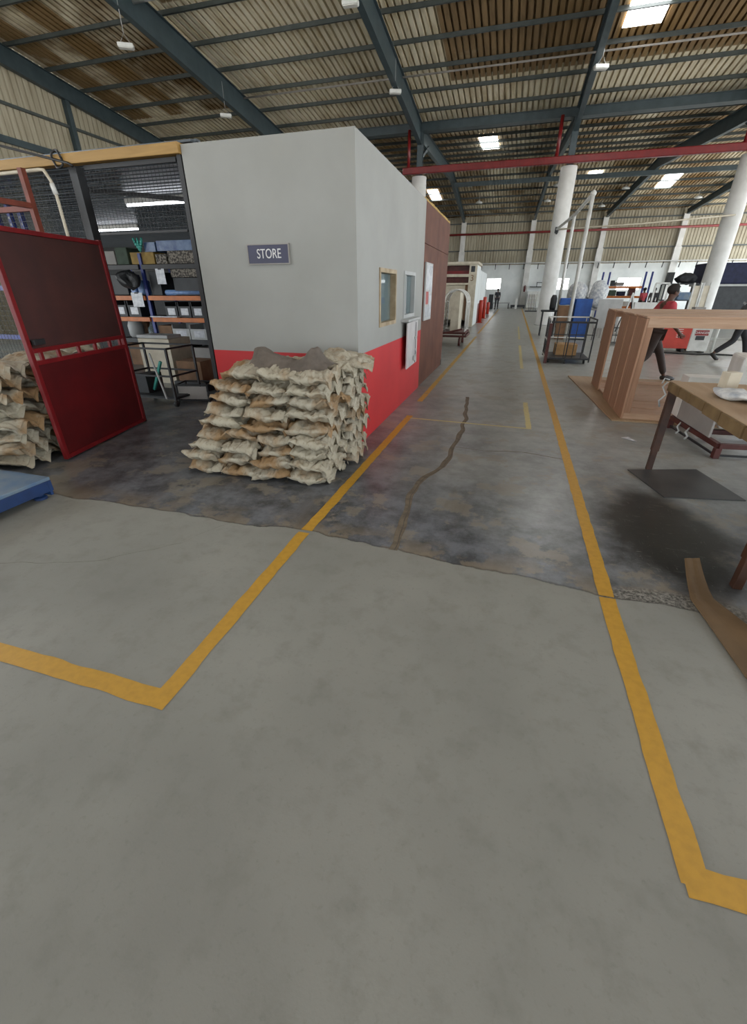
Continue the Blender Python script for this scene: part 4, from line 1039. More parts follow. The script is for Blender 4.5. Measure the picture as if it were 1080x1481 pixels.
# ------------------------------------------------------------------ right and rear of the hall
def rear():
    # wire cage trolley by the aisle
    t = thing('cage_trolley', 'tubular cage trolley with a brown corner post beside the aisle line', 'trolley', (.92, 11.75, 0))
    W, D, H = .98, 1.15, .99
    m = MB(); m.bar((0, 0, 0), (0, 0, .90), .07); p = m.build('post', 'darkred', t); p['label'] = 'thick brown corner post'
    for x, y in ((W, 0), (0, D), (W, D)): m = MB(); m.bar((x, y, .05), (x, y, H), .03); m.build('post', 'black', t)
    m = MB()
    for z in (.12, .5, H-.02): m.bar((0, 0, z), (0, D, z), .03)
    m.bar((0, D, H), (W, D, H), .03).bar((0, D, .5), (W, D, .5), .025); m.build('side_rail', 'whitesteel', t)
    m = MB(); m.bar((0, 0, H-.06), (W, 0, H-.06), .04).bar((W, 0, H), (W, D, H), .03).bar((0, 0, .66), (W, 0, .66), .02); m.build('top_rail', 'black', t)
    for i in range(1, 5): m = MB(); m.bar((W*i/5, 0, .12), (W*i/5, 0, H-.06), .018); m.build('bar', 'black', t)
    for i in range(1, 4): m = MB(); m.bar((0, D*i/4, .12), (0, D*i/4, H), .018); m.build('bar', 'black', t)
    m = MB(); m.box((0, 0, .10), (W, D, .14), .005); m.build('tray', 'black', t)
    m = MB(); m.bar((.45, .02, 0), (.45, .02, .9), .025); m.build('stay', 'black', t)
    for x in (.08, W-.08):
        for y in (.15, D-.08): m = MB(); m.tube([(x-.02, y, .05), (x+.02, y, .05)], .05, 12); m.build('wheel', 'rubber', t, True)
    simple_box('carton', 'tan carton lying on the cage trolley tray', 'box', (1.15, 12.2, .145), (1.65, 12.7, .40), 'cardboard2', flaps=True)
    # white portal pipe
    t = thing('pipe_portal', 'tall white pipe portal reaching back to the aisle column', 'pipe frame', (1.75, 16, 0))
    m = MB(); m.tube([(0, 0, 0), (0, 0, 4.03)], .055, 12); m.build('post', 'whitesteel', t, True)
    m = MB(); m.tube([(-.05, 4, 0), (-.05, 4, 4.03)], .055, 12); m.build('post', 'whitesteel', t, True)
    m = MB(); m.tube([(0, 0, 4.03), (-.05, 4, 4.03), (-.28, 9.12, 4.12)], .055, 12).blob((0, 0, 4.03), (.085, .085, .085), 2); m.build('top_beam', 'whitesteel', t, True)
    m = MB(); m.box((-.36, 9.15, 3.98), (-.2, 9.3, 4.22), .01).tube([(-.28, 9.2, 4.1), (-.28, 9.0, 3.95)], .05, 10); m.build('valve', 'dark', t)
    b = MB(); b.tube([(1.5, 25.0, 4.1), (5, 25.1, 4.22), (8.5, 25.2, 4.42)], .03, 8); tag(b.build('overhead_pipe', 'cream', smooth=True), 'thin pale pipe strung between the two right columns', 'pipe')
    # blue cabinet and cartons
    t = thing('blue_cabinet', 'tall bright blue cabinet behind the cage trolley', 'cabinet', (2.08, 17.9, 0))
    m = MB(); m.box((0, 0, .06), (.54, .5, 1.33), .015); m.build('body', 'blue', t); m = MB(); m.box((.02, -.012, .1), (.52, 0, 1.29), .005); d = m.build('door', 'blue', t); m = MB(); m.box((.44, -.03, .62), (.47, -.012, .76), .004); m.build('handle', 'lightgrey', d)
    m = MB(); m.box((.02, .02, 0), (.52, .48, .06)); m.build('plinth', 'dark', t)
    for k in range(3): simple_box('carton', 'brown carton left of the blue cabinet, %s of three' % ['bottom', 'middle', 'top'][k], 'box', (1.60-.02*k, 18.0, .37*k+.002), (2.03-.02*k, 18.45, .37*(k+1)), 'carton', 'cartons beside the blue cabinet', flaps=True)
    b = MB(); b.box((-.25, -.25, 0), (.25, .25, .22), .03); b.jitter(.02, 6, 1); tag(b.build('blue_tarp_bundle', 'blue', loc=(1.82, 18.2, 1.13)), 'blue wrapped bundle on top of the brown cartons', 'bundle')
    for j, (x, y, z, s) in enumerate(((2.22, 19.25, 1.06, .34), (2.95, 19.25, 1.06, .32))):
        b = MB(); b.blob((0, 0, .38), (s, .34, .46), 3); b.jitter(.07, 3.0, j*3); tag(b.build('plastic_bag', 'cloth_white', smooth=True, loc=(x, y, z)), 'bulging white plastic bag above the blue cabinet, %s' % ['left one', 'right one'][j], 'bag', 'white plastic bags')
    t = thing('bag_stand', 'low grey stand carrying the white plastic bags', 'stand', (1.95, 18.9, 0)); m = MB(); m.box((0, 0, .94), (1.35, .7, .99)); m.build('top', 'grey', t)
    for x in (.05, 1.3):
        for y in (.05, .65): m = MB(); m.bar((x, y, 0), (x, y, .94), .05); m.build('leg', 'grey', t)
    t = thing('dark_side_table', 'dark table top jutting out before the aisle column', 'table', (1.1, 19.1, 0)); m = MB(); m.box((-.05, 0, .86), (.55, .5, .92), .005); m.build('top', 'dark', t)
    for x, y in ((.02, .05), (.48, .05), (.02, .45), (.48, .45)): m = MB(); m.bar((x, y, 0), (x, y, .86), .04); m.build('leg', 'dark', t)
    b = MB(); b.lathe([(.10, 0), (.12, .1), (.12, .4), (.07, .52)], (0, 0, 0), 16); tag(b.build('dark_canister', 'dark', smooth=True, loc=(1.45, 19.4, .92)), 'dark canister on the dark side table', 'canister')
    # white boards and chair frame near the crate
    t = thing('white_panel_rack', 'white laminated panel on a wire stand right of the blue cabinet', 'panel', (2.75, 17.6, 0)); m = MB(); m.box((0, 0, .42), (.75, .04, 1.33), .01, rot=(.08, 0, 0)); m.build('panel', 'lightgrey', t)
    for x in (.08, .67): m = MB(); m.bar((x, -.02, 0), (x, .08, 1.0), .025).bar((x, .3, 0), (x, .08, .9), .025); m.build('leg', 'dark', t)
    t = thing('wire_basket', 'black wire basket on the floor between the blue cabinet and crate', 'basket', (3.0, 16.6, 0))
    m = MB()
    for i in range(5): m.bar((i*.11, 0, .05), (i*.11, 0, .5), .014)
    for z in (.05, .28, .5): m.bar((0, 0, z), (.44, 0, z), .016).bar((0, .4, z), (.44, .4, z), .016).bar((0, 0, z), (0, .4, z), .016).bar((.44, 0, z), (.44, .4, z), .016)
    for y in (.13, .27, .4): m.bar((0, y, .05), (0, y, .5), .014)
    for x in (0, .44): m.bar((x, 0, 0), (x, 0, .06), .02).bar((x, .4, 0), (x, .4, .06), .02)
    m.build('cage', 'black', t)
    m = MB(); m.box((.01, .01, .05), (.43, .39, .06)); m.build('base', 'dark', t)
    t = thing('step_frame', 'white folded step frame behind the far end of the crate', 'frame', (4.3, 21.5, 0))
    m = MB(); m.bar((0, 0, 0), (.3, .1, 1.5), .05).bar((.6, 0, 0), (.3, .1, 1.5), .05); m.build('front_leg', 'whitesteel', t); m = MB(); m.bar((.05, .5, 0), (.3, .1, 1.45), .04).bar((.55, .5, 0), (.3, .1, 1.45), .04); m.build('rear_leg', 'dark', t); m = MB(); m.bar((.15, .05, .75), (.45, .05, .75), .04); m.build('rung', 'whitesteel', t)
    t = thing('white_bin_box', 'white open tub beyond the crate, left of the walking person', 'tub', (4.85, 22.0, 0)); m = MB(); m.box((0, 0, .55), (.95, .6, .58)).box((0, 0, .58), (.02, .6, 1.14)).box((.93, 0, .58), (.95, .6, 1.14)).box((.02, 0, .58), (.93, .02, 1.14)).box((.02, .58, .58), (.93, .6, 1.14)); m.build('tub', 'white', t)
    for x in (.06, .89):
        for y in (.06, .54): m = MB(); m.bar((x, y, 0), (x, y, .55), .05); m.build('leg', 'lightgrey', t)
    # far rack
    t = thing('pallet_rack', 'far pallet rack with blue uprights and orange beams before the bright window', 'rack', (5.2, 34, 0))
    for x in (0, .38, 2.45, 2.8):
        m = MB(); m.box((x, 0, 0), (x+.1, .08, 2.62), .004); m.build('upright', 'blue_upright', t)
    for x in (0, 2.45): m = MB(); m.bar((x+.05, .04, .3), (x+.43 if x else .43, .04, 1.0), .03).bar((x+.4, .04, 1.0), (x+.05, .04, 1.8), .03); m.build('lacing', 'blue_upright', t)
    for z in (.6, 1.2, 1.76):
        for y in (0, .8): m = MB(); m.box((.48, y, z-.06), (2.45, y+.05, z+.06), .004); m.build('shelf_beam', 'orange', t)
        m = MB(); m.box((.48, .05, z+.02), (2.45, .8, z+.05)); m.build('shelf_board', 'plywood', t)
    G = 'goods on the far pallet rack'
    for lab, lo, hi, mm in (('dark machine part on the top shelf of the far rack', (5.85, 34.1, 1.83), (6.05, 34.6, 2.15), 'dark'), ('grey box on the top shelf of the far rack', (6.1, 34.1, 1.83), (6.6, 34.6, 2.05), 'grey'),
                            ('blue box on the middle shelf of the far rack', (6.35, 34.1, 1.27), (6.8, 34.6, 1.52), 'navy'), ('dark sack on the middle shelf of the far rack', (5.8, 34.1, 1.27), (6.25, 34.6, 1.6), 'greenvest'),
                            ('dark red bundle on the middle shelf of the far rack', (7.0, 34.1, 1.27), (7.35, 34.6, 1.7), 'darkred'), ('dark tray on the bottom shelf of the far rack', (5.8, 34.1, .66), (6.4, 34.6, .95), 'dark'),
                            ('white pack on the bottom shelf of the far rack', (6.5, 34.1, .66), (7.1, 34.6, .95), 'white'), ('rust bundle on the bottom shelf of the far rack', (7.15, 34.1, .66), (7.55, 34.6, .9), 'rust')):
        simple_box('stored_pack', lab, 'box', lo, hi, mm, G, .03)
    t = thing('sheet_trolley', 'grey trolley stacked with flat sheets left of the far rack', 'trolley', (4.35, 32.5, 0))
    m = MB(); m.box((0, 0, .5), (.65, .6, .55)).bar((.03, .03, 0), (.03, .03, 2.1), .04).bar((.62, .03, 0), (.62, .03, 2.1), .04).bar((.03, .57, 0), (.03, .57, 2.1), .04).bar((.62, .57, 0), (.62, .57, 2.1), .04); m.build('frame', 'lightgrey', t)
    for i in range(6): m = MB(); m.box((.02, -.02, .62+.24*i), (.63, .6, .62+.24*i+(.10 if i < 3 else .03))); m.build('sheet_layer', 'dark' if i < 3 else 'lightgrey', t)
    # machine with danger plate
    t = thing('control_machine', 'red and white machine cabinet with a DANGER plate seen through the crate', 'machine', (3.95, 15.0, 0))
    m = MB(); m.box((0, 0, .10), (.98, .6, .96), .015); m.build('red_body', 'machine_red', t)
    m = MB()
    for i in range(6): m.box((.62, -.006, .40+i*.05), (.76, .0, .415+i*.05))
    m.build('vent', 'white', t)
    m = MB(); m.box((.0, -.02, .25), (.14, -.001, .9), .004); m.build('dark_panel', 'dark', t)
    m = MB(); m.box((.98, 0, .04), (1.48, .6, .98), .015); w = m.build('white_cabinet', 'whitesteel', t)
    m = MB(); m.box((1.07, -.01, .46), (1.40, -.001, .60), .002); m.build('danger_plate', 'danger', w)
    text_mesh('DANGER', .085, 'lettering', w, (1.235, -.012, .53), (PI/2, 0, 0))
    m = MB(); m.box((1.11, -.01, .34), (1.33, -.001, .45), .002); m.build('warning_plate', 'dark', w)
    for x in (.05, .9, 1.42): m = MB(); m.box((x-.03, .05, 0), (x+.03, .5, .10)); m.build('foot', 'dark', t)
    b = MB(); b.tube([(3.6, 14.6, .02), (4.2, 14.7, .02), (4.9, 14.5, .02), (5.6, 14.6, .02), (7, 14.3, .02)], .02, 8); tag(b.build('floor_cable', 'black', smooth=True), 'black cable lying along the floor before the machine', 'cable')
    t = thing('pipe_rail', 'low white pipe rail right of the red machine', 'rail', (5.6, 15.4, 0))
    for z in (.35, .78): m = MB(); m.tube([(0, 0, z), (3.2, 0, z)], .03, 10); m.build('rail', 'whitesteel', t, True)
    for x in (.1, 1.6, 3.1): m = MB(); m.tube([(x, 0, 0), (x, 0, .8)], .03, 10); m.build('post', 'whitesteel', t, True)
    # dark shelves left of the right column
    t = thing('dark_shelf_unit', 'dark shelf unit piled with black goods left of the right column', 'shelf', (7.35, 28, 0))
    for x in (0, 1.5):
        for y in (0, .7): m = MB(); m.bar((x, y, 0), (x, y, 1.86), .06); m.build('post', 'dark', t)
    for z in (.5, 1.1, 1.85): m = MB(); m.box((0, 0, z), (1.5, .7, z+.05)); m.build('shelf_board', 'dark', t)
    b = MB(); b.blob((0, 0, .25), (.50, .3, .24), 3); b.jitter(.12, 5, 2); tag(b.build('black_bundle', 'darkcloth', smooth=True, loc=(8.30, 28.35, 1.87)), 'untidy black bundle on top of the dark shelf unit', 'bundle')
    simple_box('blue_tray', 'pale blue tray on the dark shelf unit', 'tray', (8.05, 27.95, 1.152), (8.6, 28.4, 1.5), 'scale_top')
    simple_box('black_case', 'black case with a white face on the dark shelf unit', 'case', (7.40, 28.05, 1.902), (7.65, 28.5, 2.4), 'black')
    simple_box('carton', 'brown carton low on the dark shelf unit', 'box', (7.55, 28.05, .552), (8.15, 28.5, .95), 'carton')
    t = thing('white_door_frame', 'white rectangular frame standing before the dark shelf unit', 'frame', (5.55, 22.5, 0)); m = MB(); m.bar((0, 0, 0), (0, 0, 1.85), .06).bar((.5, 0, 0), (.5, 0, 1.85), .06).bar((0, 0, 1.85), (.5, 0, 1.85), .06); m.build('frame', 'whitesteel', t)
    # navy machine hood
    t = thing('navy_machine', 'large navy-covered machine right of the right column', 'machine', (8.95, 28.0, 0))
    m = MB(); m.box((0, 0, 1.85), (3.6, 1.8, 2.80), .08); m.jitter(.04, 2, 3); m.build('cover', 'navy', t)
    m = MB(); m.box((0, -.02, 1.76), (3.6, 1.8, 1.86), .01); m.build('rim', 'lightgrey', t)
    m = MB(); m.box((.1, .1, .3), (3.5, 1.7, 1.76)); m.build('body', 'dark', t)
    for x in (.1, 3.5):
        for y in (.1, 1.7): m = MB(); m.bar((x, y, 0), (x, y, .3), .12); m.build('leg', 'lightgrey', t)
    for j in range(2):
        t = thing('white_frame_panel', 'white framed panel leaning beside the right column, %s' % ['left one', 'right one'][j], 'panel', (6.95+.33*j, 22.5, 0), 0, 'white framed panels')
        m = MB(); m.box((0, 0, 0), (.05, .08, 1.86), rot=(-.06, 0, 0)).box((.26, 0, 0), (.31, .08, 1.86), rot=(-.06, 0, 0)); m.build('stile', 'whitesteel', t); m = MB(); m.box((.05, .03, 0.1), (.26, .06, 1.75), rot=(-.06, 0, 0)); m.build('panel', 'cream', t)
    simple_box('grey_stool_box', 'grey box on the floor between column and white panels', 'box', (6.6, 20.5, 0), (6.95, 20.9, 1.02), 'grey')
    # left of the aisle
    t = thing('push_cart', 'dark red push cart carrying the white arched cage', 'cart', (-2.35, 14.7, 0))
    m = MB(); m.box((0, 0, .36), (1.0, 1.3, .42), .01).bar((0, 0, .30), (1.0, 0, .30), .06).bar((1.0, 0, .3), (1.0, 1.3, .3), .06).bar((0, 1.3, .3), (1.0, 1.3, .3), .06).bar((0, 0, .3), (0, 1.3, .3), .06); m.build('bed', 'darkred', t)
    m = MB(); m.bar((.05, -.1, .32), (.9, -.1, .52), .05); m.build('draw_bar', 'darkred', t)
    for x in (.1, .82):
        for y in (.12, 1.15): m = MB(); m.tube([(x-.03, y, .12), (x+.03, y, .12)], .12, 16).bar((x, y, .12), (x, y, .3), .05); m.build('wheel', 'darkred', t, True)
    t = thing('arched_cage', 'white arched wire cage standing on the dark red cart', 'cage', (-2.1, 14.8, .42))
    for y in (.05, .55, 1.05):
        m = MB(); m.tube([(.0, y, 0), (0, y, .85)]+[(.35-.35*math.cos(a), y, .85+.35*math.sin(a)) for a in [PI*k/10 for k in range(1, 10)]]+[(.7, y, .85), (.7, y, 0)], .022, 8); m.build('arch', 'white', t, True)
    m = MB()
    for z in [.12*i for i in range(1, 8)]: m.tube([(0, .05, z), (0, 1.05, z)], .009, 6)
    for z in (.04, .85): m.tube([(0, .05, z), (0, 1.05, z)], .016, 6).tube([(.7, .05, z), (.7, 1.05, z)], .016, 6)
    m.tube([(.35, .05, 1.2), (.35, 1.05, 1.2)], .016, 6); m.build('side_rail', 'white', t, True)
    m = MB(); m.box((.22, .1, .02), (.48, .95, 1.12), .01); m.build('inner_panel', 'cream', t)
    t = thing('tall_oven', 'tall cream oven unit numbered 3 left of the aisle', 'oven', (-3.35, 23.2, 0))
    W, D, H = 1.5, 2.4, 2.78
    m = MB(); m.box((W-.36, 0, 0), (W, D, H-.1), .01).box((-.3, 0, 0), (0, D, H-.1), .01).box((0, D-.1, 0), (W-.36, D, H-.1)).box((-.3, -.06, H-.1), (W+.05, D, H), .01)
    m.box((0, 0, H-.62), (W-.36, .5, H-.5)).box((0, 0, H-.95), (W-.36, .5, H-.87)).box((0, 0, H-.14), (W-.36, .5, H-.1)); m.build('casing', 'cream', t)
    m = MB(); m.box((0, .3, H-.5), (W-.36, .34, H-.14)); m.build('upper_opening', 'darkred', t)
    m = MB(); m.box((0, .28, H-.5), (W-.36, .30, H-.36)); m.build('red_apron', 'gate_frame', t)
    m = MB(); m.box((0, .15, H-.87), (W-.36, .2, H-.62)); m.build('lower_opening', 'darkred', t)
    m = MB(); m.box((0, .1, .3), (W-.5, .16, H-.95), .01); m.build('door', 'cream', t)
    m = MB(); m.box((W-.5, .1, .3), (W-.36, .2, H-.95)); m.build('side_gap', 'carton', t)
    m = MB(); m.box((W-.28, -.006, H-.42), (W-.10, .0, H-.18)); m.build('small_opening', 'dark', t)
    text_mesh('3', .36, 'carton', t, (W-.2, -.004, H-.68), (PI/2, 0, 0), 'numeral')
    m = MB(); m.box((W-.05, .02, .05), (W+.012, 2.3, H-.15), .004); m.build('side_cladding', 'white_wall', t)
    t = thing('white_enclosure', 'white panelled enclosure behind the oven unit', 'enclosure', (-3.3, 27.5, 0)); m = MB(); m.box((0, 0, 0), (1.25, 7, 2.6), .01); m.build('panel', 'white_wall', t); m = MB(); m.box((1.25, 0, 0), (1.265, 7, .9)); m.build('red_band', 'gate_frame', t)
    for j, (x, y, h, lab) in enumerate(((-1.72, 26.4, 1.12, 'red bollard nearest the oven'), (-1.78, 30.6, 1.22, 'red bollard in the middle of three'), (-1.85, 36.5, .8, 'short red bollard farthest down the aisle'))):
        t = thing('bollard', lab, 'bollard', (x, y, 0), 0, 'red bollards beside the aisle')
        m = MB(); m.lathe([(.11, .02), (.11, h-.03), (.09, h), (.02, h+.01)], (0, 0, 0), 16); m.build('post', 'machine_red', t, True)
        m = MB(); m.box((-.17, -.17, 0), (.17, .17, .02)); m.build('base_plate', 'machine_red', t)
    # end of the aisle
    t = thing('roller_bench', 'low roller bench behind the standing person', 'bench', (-3.4, 47.2, 0)); m = MB(); m.box((0, 0, .45), (3.0, .8, .55), .01); m.build('top', 'lightgrey', t)
    for x in (.1, 1.4, 2.9): m = MB(); m.bar((x, .1, 0), (x, .1, .45), .08).bar((x, .7, 0), (x, .7, .45), .08); m.build('leg', 'dark', t)
    t = thing('kerb_rail', 'dark low rail along the foot of the far wall', 'rail', (-.3, 48.9, 0)); m = MB(); m.box((0, 0, .1), (1.35, .2, .3), .01); m.build('rail', 'dark', t)
    for x in (.1, 1.25): m = MB(); m.box((x-.06, .02, 0), (x+.06, .18, .1)); m.build('foot', 'dark', t)
    simple_box('white_post', 'short white post at the end of the aisle', 'post', (.1, 47.5, 0), (.3, 47.7, .85), 'white')
    simple_box('dark_bin', 'dark bin left of the standing person', 'bin', (-2.4, 46.9, .552+0), (-2.0, 47.1, 1.3), 'dark') if False else simple_box('dark_bin', 'dark bin left of the standing person', 'bin', (-2.35, 46.2, 0), (-1.95, 46.6, 1.25), 'dark')
    t = thing('fire_extinguisher', 'dark red extinguisher hung on the far-wall post', 'extinguisher', (.81, 49.5, 1.45)); m = MB(); m.lathe([(.02, 0), (.09, .02), (.09, .45), (.04, .52), (.04, .58)], (0, 0, 0), 16); m.build('cylinder', 'gate_sheet', t, True); m = MB(); m.tube([(0, 0, .55), (.14, 0, .5), (.13, 0, .15)], .015, 8); m.build('hose', 'black', t, True)
    t = thing('folding_barrier', 'yellow and black expanding barrier beside the aisle column', 'barrier', (1.0, 41.5, 0))
    m = MB()
    for i in range(5): m.bar((i*.13, 0, .1), (i*.13+.26, .02, 1.3), .035)
    m.build('lattice', 'cream', t); m = MB()
    for i in range(5): m.bar((i*.13+.26, -.04, .1), (i*.13, -.02, 1.3), .035)
    m.build('lattice', 'black', t); m = MB(); m.box((-.05, -.15, 0), (.9, .15, .08), .005); m.build('foot', 'dark', t)
    t = thing('folded_chair_stack', 'black upright stack beside the expanding barrier', 'stack', (2.05, 41.4, 0)); m = MB()
    for i in range(4): m.box((.02+i*.12, 0, .1), (.1+i*.12, .5, 1.42), .03)
    m.build('panels', 'darkcloth', t); m = MB(); m.box((0, -.05, .0), (.55, .55, .1), .01); m.build('dolly', 'dark', t)
    t = thing('white_cupboard', 'white cupboard against the far wall behind the barrier', 'cupboard', (1.15, 48.8, 0)); m = MB(); m.box((0, 0, .05), (1.8, .8, 1.5), .02); m.build('body', 'white', t); m = MB(); m.box((.9, -.01, .1), (.91, 0, 1.45)); m.build('door_gap', 'dark', t)
rear()

# ------------------------------------------------------------------ hanging lamps
def lamps():
    G = 'low-bay lamps under the near roof'
    spots = [(-12.2, 14.9, 8.08, 'white box lamp by the leftmost rafter, nearer the viewer'), (-12.2, 20.0, 7.85, 'white box lamp by the leftmost rafter, farther back'),
             (-5.27, 15.5, 8.38, 'white box lamp by the second rafter at the top of the picture'), (-5.27, 20.5, 8.1, 'white box lamp by the second rafter above the cabin'),
             (1.70, 20.4, 8.05, 'white box lamp by the third rafter near the big skylight')]
    first = None
    for x, y, z, lab in spots:
        if first is None:
            t = thing('bay_lamp', lab, 'lamp', (x+.02, y, z), .5, G)
            m = MB(); m.box((-.22, -.10, -.02), (.22, .10, .08), .015); m.build('housing', 'lamp', t)
            m = MB(); m.box((-.20, -.08, -.035), (.20, .08, -.02), .005); m.build('diffuser', 'white', t)
            m = MB(); m.tube([(-.15, 0, .07), (0, 0, .3), (.15, 0, .07)], .006, 6).tube([(0, 0, .3), (0, 0, 1.05)], .008, 6); m.build('hanger', 'lightgrey', t)
            first = t
        else: clone(first, (x+.02, y, z), random.uniform(-.2, .6), lab)
    b = MB(); b.tube([(-12.2, 21.6, 8.86), (20, 21.6, 8.86)], .03, 10); tag(b.build('lamp_conduit', 'grey', smooth=True), 'grey conduit running across under the near roof beside the lamps', 'pipe')
    b = MB(); b.tube([(-12.2, 15.6, 9.3), (-5.27, 15.6, 9.3)], .05, 10); tag(b.build('lamp_conduit', 'lightgrey', smooth=True), 'grey conduit between the first two rafters at the top', 'pipe')
    G = 'small dome lamps under the far roof'
    f = None
    for i, (x, y) in enumerate(((-4.4, 40), (-3.9, 44), (1.9, 41), (1.5, 44.5), (6.8, 42.5), (5.9, 46.5), (12.5, 45.5))):
        z = roof_z(y)-.55; lab = 'small dome lamp under the far roof, number %d from the left' % (i+1)
        if f is None:
            f = thing('dome_lamp', lab, 'lamp', (x, y, z), 0, G)
            m = MB(); m.lathe([(.28, 0), (.26, .08), (.08, .16), (.05, .22)], (0, 0, 0), 18); m.build('shade', 'lamp', f, True)
            m = MB(); m.tube([(0, 0, .2), (0, 0, .55)], .012, 6); m.build('hanger', 'lightgrey', f)
        else: clone(f, (x, y, z), 0, lab)
lamps()

# ------------------------------------------------------------------ people
def skin_mesh(name, verts, edges, radii, m, parent, root=0, sub=2):
    me = bpy.data.meshes.new(name); me.from_pydata(verts, edges, []); o = bpy.data.objects.new(name, me); COL.objects.link(o)
    sk = o.modifiers.new('skin', 'SKIN'); sk.use_smooth_shade = True
    for i, sv in enumerate(me.skin_vertices[0].data):
        r = radii[i]; sv.radius = r if isinstance(r, tuple) else (r, r); sv.use_root = (i == root)
    ss = o.modifiers.new('sub', 'SUBSURF'); ss.levels = sub; ss.render_levels = sub
    bpy.context.view_layer.update()
    dg = bpy.context.evaluated_depsgraph_get(); nm = bpy.data.meshes.new_from_object(o.evaluated_get(dg)); bpy.data.objects.remove(o)
    nm.name = name; nm.materials.clear(); nm.materials.append(MT[m])
    for p in nm.polygons: p.use_smooth = True
    o2 = bpy.data.objects.new(name, nm); COL.objects.link(o2); o2.parent = parent; return o2
def person(label, loc, rz, J, top, bottom, extra=None):
    # faces local +Y; J: joint positions
    t = thing('person', label, 'person', loc, rz)
    V, E, R = [], [], []
    def add(p, r, frm=None):
        V.append(Vector(p)); R.append(r); i = len(V)-1
        if frm is not None: E.append((frm, i))
        return i
    pel = add(J['pelvis'], (.13, .10)); sp = add(J['spine'], (.125, .095), pel); ch = add(J['chest'], (.15, .105), sp); nk = add(J['neck'], .055, ch)
    hb = add(Vector(J['neck'])+Vector((0, .01, .06)), .055, nk); hd = add(J['head'], (.075, .092), hb); add(Vector(J['head'])+Vector((0, 0, .09)), (.06, .075), hd)
    add(Vector(J['head'])+Vector((0, .085, -.02)), .022, hd)
    for s in 'LR':
        sh = add(J['sh'+s], .062, ch); el = add(J['el'+s], .042, sh); wr = add(J['wr'+s], .028, el)
        d = (Vector(J['wr'+s])-Vector(J['el'+s])).normalized(); side = d.cross(Vector((1, 0, 0))); side = side.normalized() if side.length > .1 else Vector((0, 1, 0))
        pm = add(Vector(J['wr'+s])+d*.07, (.036, .022), wr)
        for k, (o_, l) in enumerate(((-.03, .075), (-.01, .085), (.011, .08), (.03, .06))):
            a = add(Vector(J['wr'+s])+d*.105+side*o_, .0095, pm); add(V[a]+d*l*.55+Vector((0, .012, 0)), .008, a)
        a = add(Vector(J['wr'+s])+d*.05+side*.04, .011, pm); add(V[a]+d*.045+side*.012, .009, a)
        hp = add(J['hip'+s], .085, pel); kn = add(J['kn'+s], .058, hp); an = add(J['an'+s], .038, kn)
        he = add(J['toe'+s], .034, an)
    skin_mesh('body', V, E, R, 'skin', t)
    # clothing shells follow the body
    V2, E2, R2 = [], [], []
    def a2(p, r, f=None):
        V2.append(Vector(p)); R2.append(r); i = len(V2)-1
        if f is not None: E2.append((f, i))
        return i
    p0 = a2(Vector(J['pelvis'])-Vector((0, 0, .03)), (.155, .12)); p1 = a2(J['spine'], (.15, .115), p0); p2 = a2(J['chest'], (.172, .125), p1); a2(Vector(J['neck'])-Vector((0, 0, .03)), .07, p2)
    for s in 'LR':
        q = a2(J['sh'+s], .078, p2); a2(Vector(J['sh'+s]).lerp(Vector(J['el'+s]), .85), .062, q)
    skin_mesh('shirt', V2, E2, R2, top, t)
    V2, E2, R2 = [], [], []
    p0 = a2(Vector(J['pelvis'])+Vector((0, 0, .02)), (.148, .118))
    for s in 'LR':
        q = a2(J['hip'+s], .102, p0); q = a2(J['kn'+s], .076, q); a2(Vector(J['kn'+s]).lerp(Vector(J['an'+s]), .93), .060, q)
    skin_mesh('trousers', V2, E2, R2, bottom, t)
    for s in 'LR':
        an = Vector(J['an'+s]); toe = Vector(J['toe'+s]); d = toe-an; h = Vector((d.x, d.y, 0))
        b = MB(); b.tube([an-h*.35+Vector((0, 0, -.035)), an+Vector((0, 0, -.02)), an.lerp(toe, .55)+Vector((0, 0, -.012)), toe+Vector((0, 0, -.005)), toe+h.normalized()*.05-Vector((0, 0, .008))], [.034, .05, .046, .04, .02], 12)
        b.build('shoe', 'shoe', t, True)
    hd_ = Vector(J['head']); b = MB(); b.blob(hd_+Vector((0, -.015, .05)), (.092, .108, .092), 3)
    for v in b.bm.verts:
        q = v.co-hd_
        if q.y > .05 and q.z < .085: v.co.y = hd_.y+.05
        v.co += .006*noise.noise_vector(v.co*40)
    b.build('hair', 'hair', t, True)
    for s, x in ((-1, -.085), (1, .085)):
        b = MB(); b.blob(hd_+Vector((x, 0, -.01)), (.012, .022, .03), 2); b.build('ear', 'skin', t, True)
    b = MB(); b.blob(hd_+Vector((-.03, .086, .015)), (.010, .006, .006), 2).blob(hd_+Vector((.03, .086, .015)), (.010, .006, .006), 2); b.build('eyes', 'hair', t, True)
    b = MB(); b.blob(hd_+Vector((0, .088, -.055)), (.026, .007, .007), 2); b.build('mouth', 'darkred', t, True)
    if extra: extra(t)
    return t
def stand(arms=.0):
    J = dict(pelvis=(0, 0, .95), spine=(0, .0, 1.13), chest=(0, 0, 1.33), neck=(0, -.01, 1.46), head=(0, .015, 1.60))
    for s, k in (('L', -1), ('R', 1)):
        J['sh'+s] = (k*.19, 0, 1.40); J['el'+s] = (k*.235, -.02, 1.11); J['wr'+s] = (k*.22, .06, .86)
        J['hip'+s] = (k*.10, 0, .90); J['kn'+s] = (k*.105, .015, .50); J['an'+s] = (k*.11, -.01, .09); J['toe'+s] = (k*.13, .15, .035)
    return J
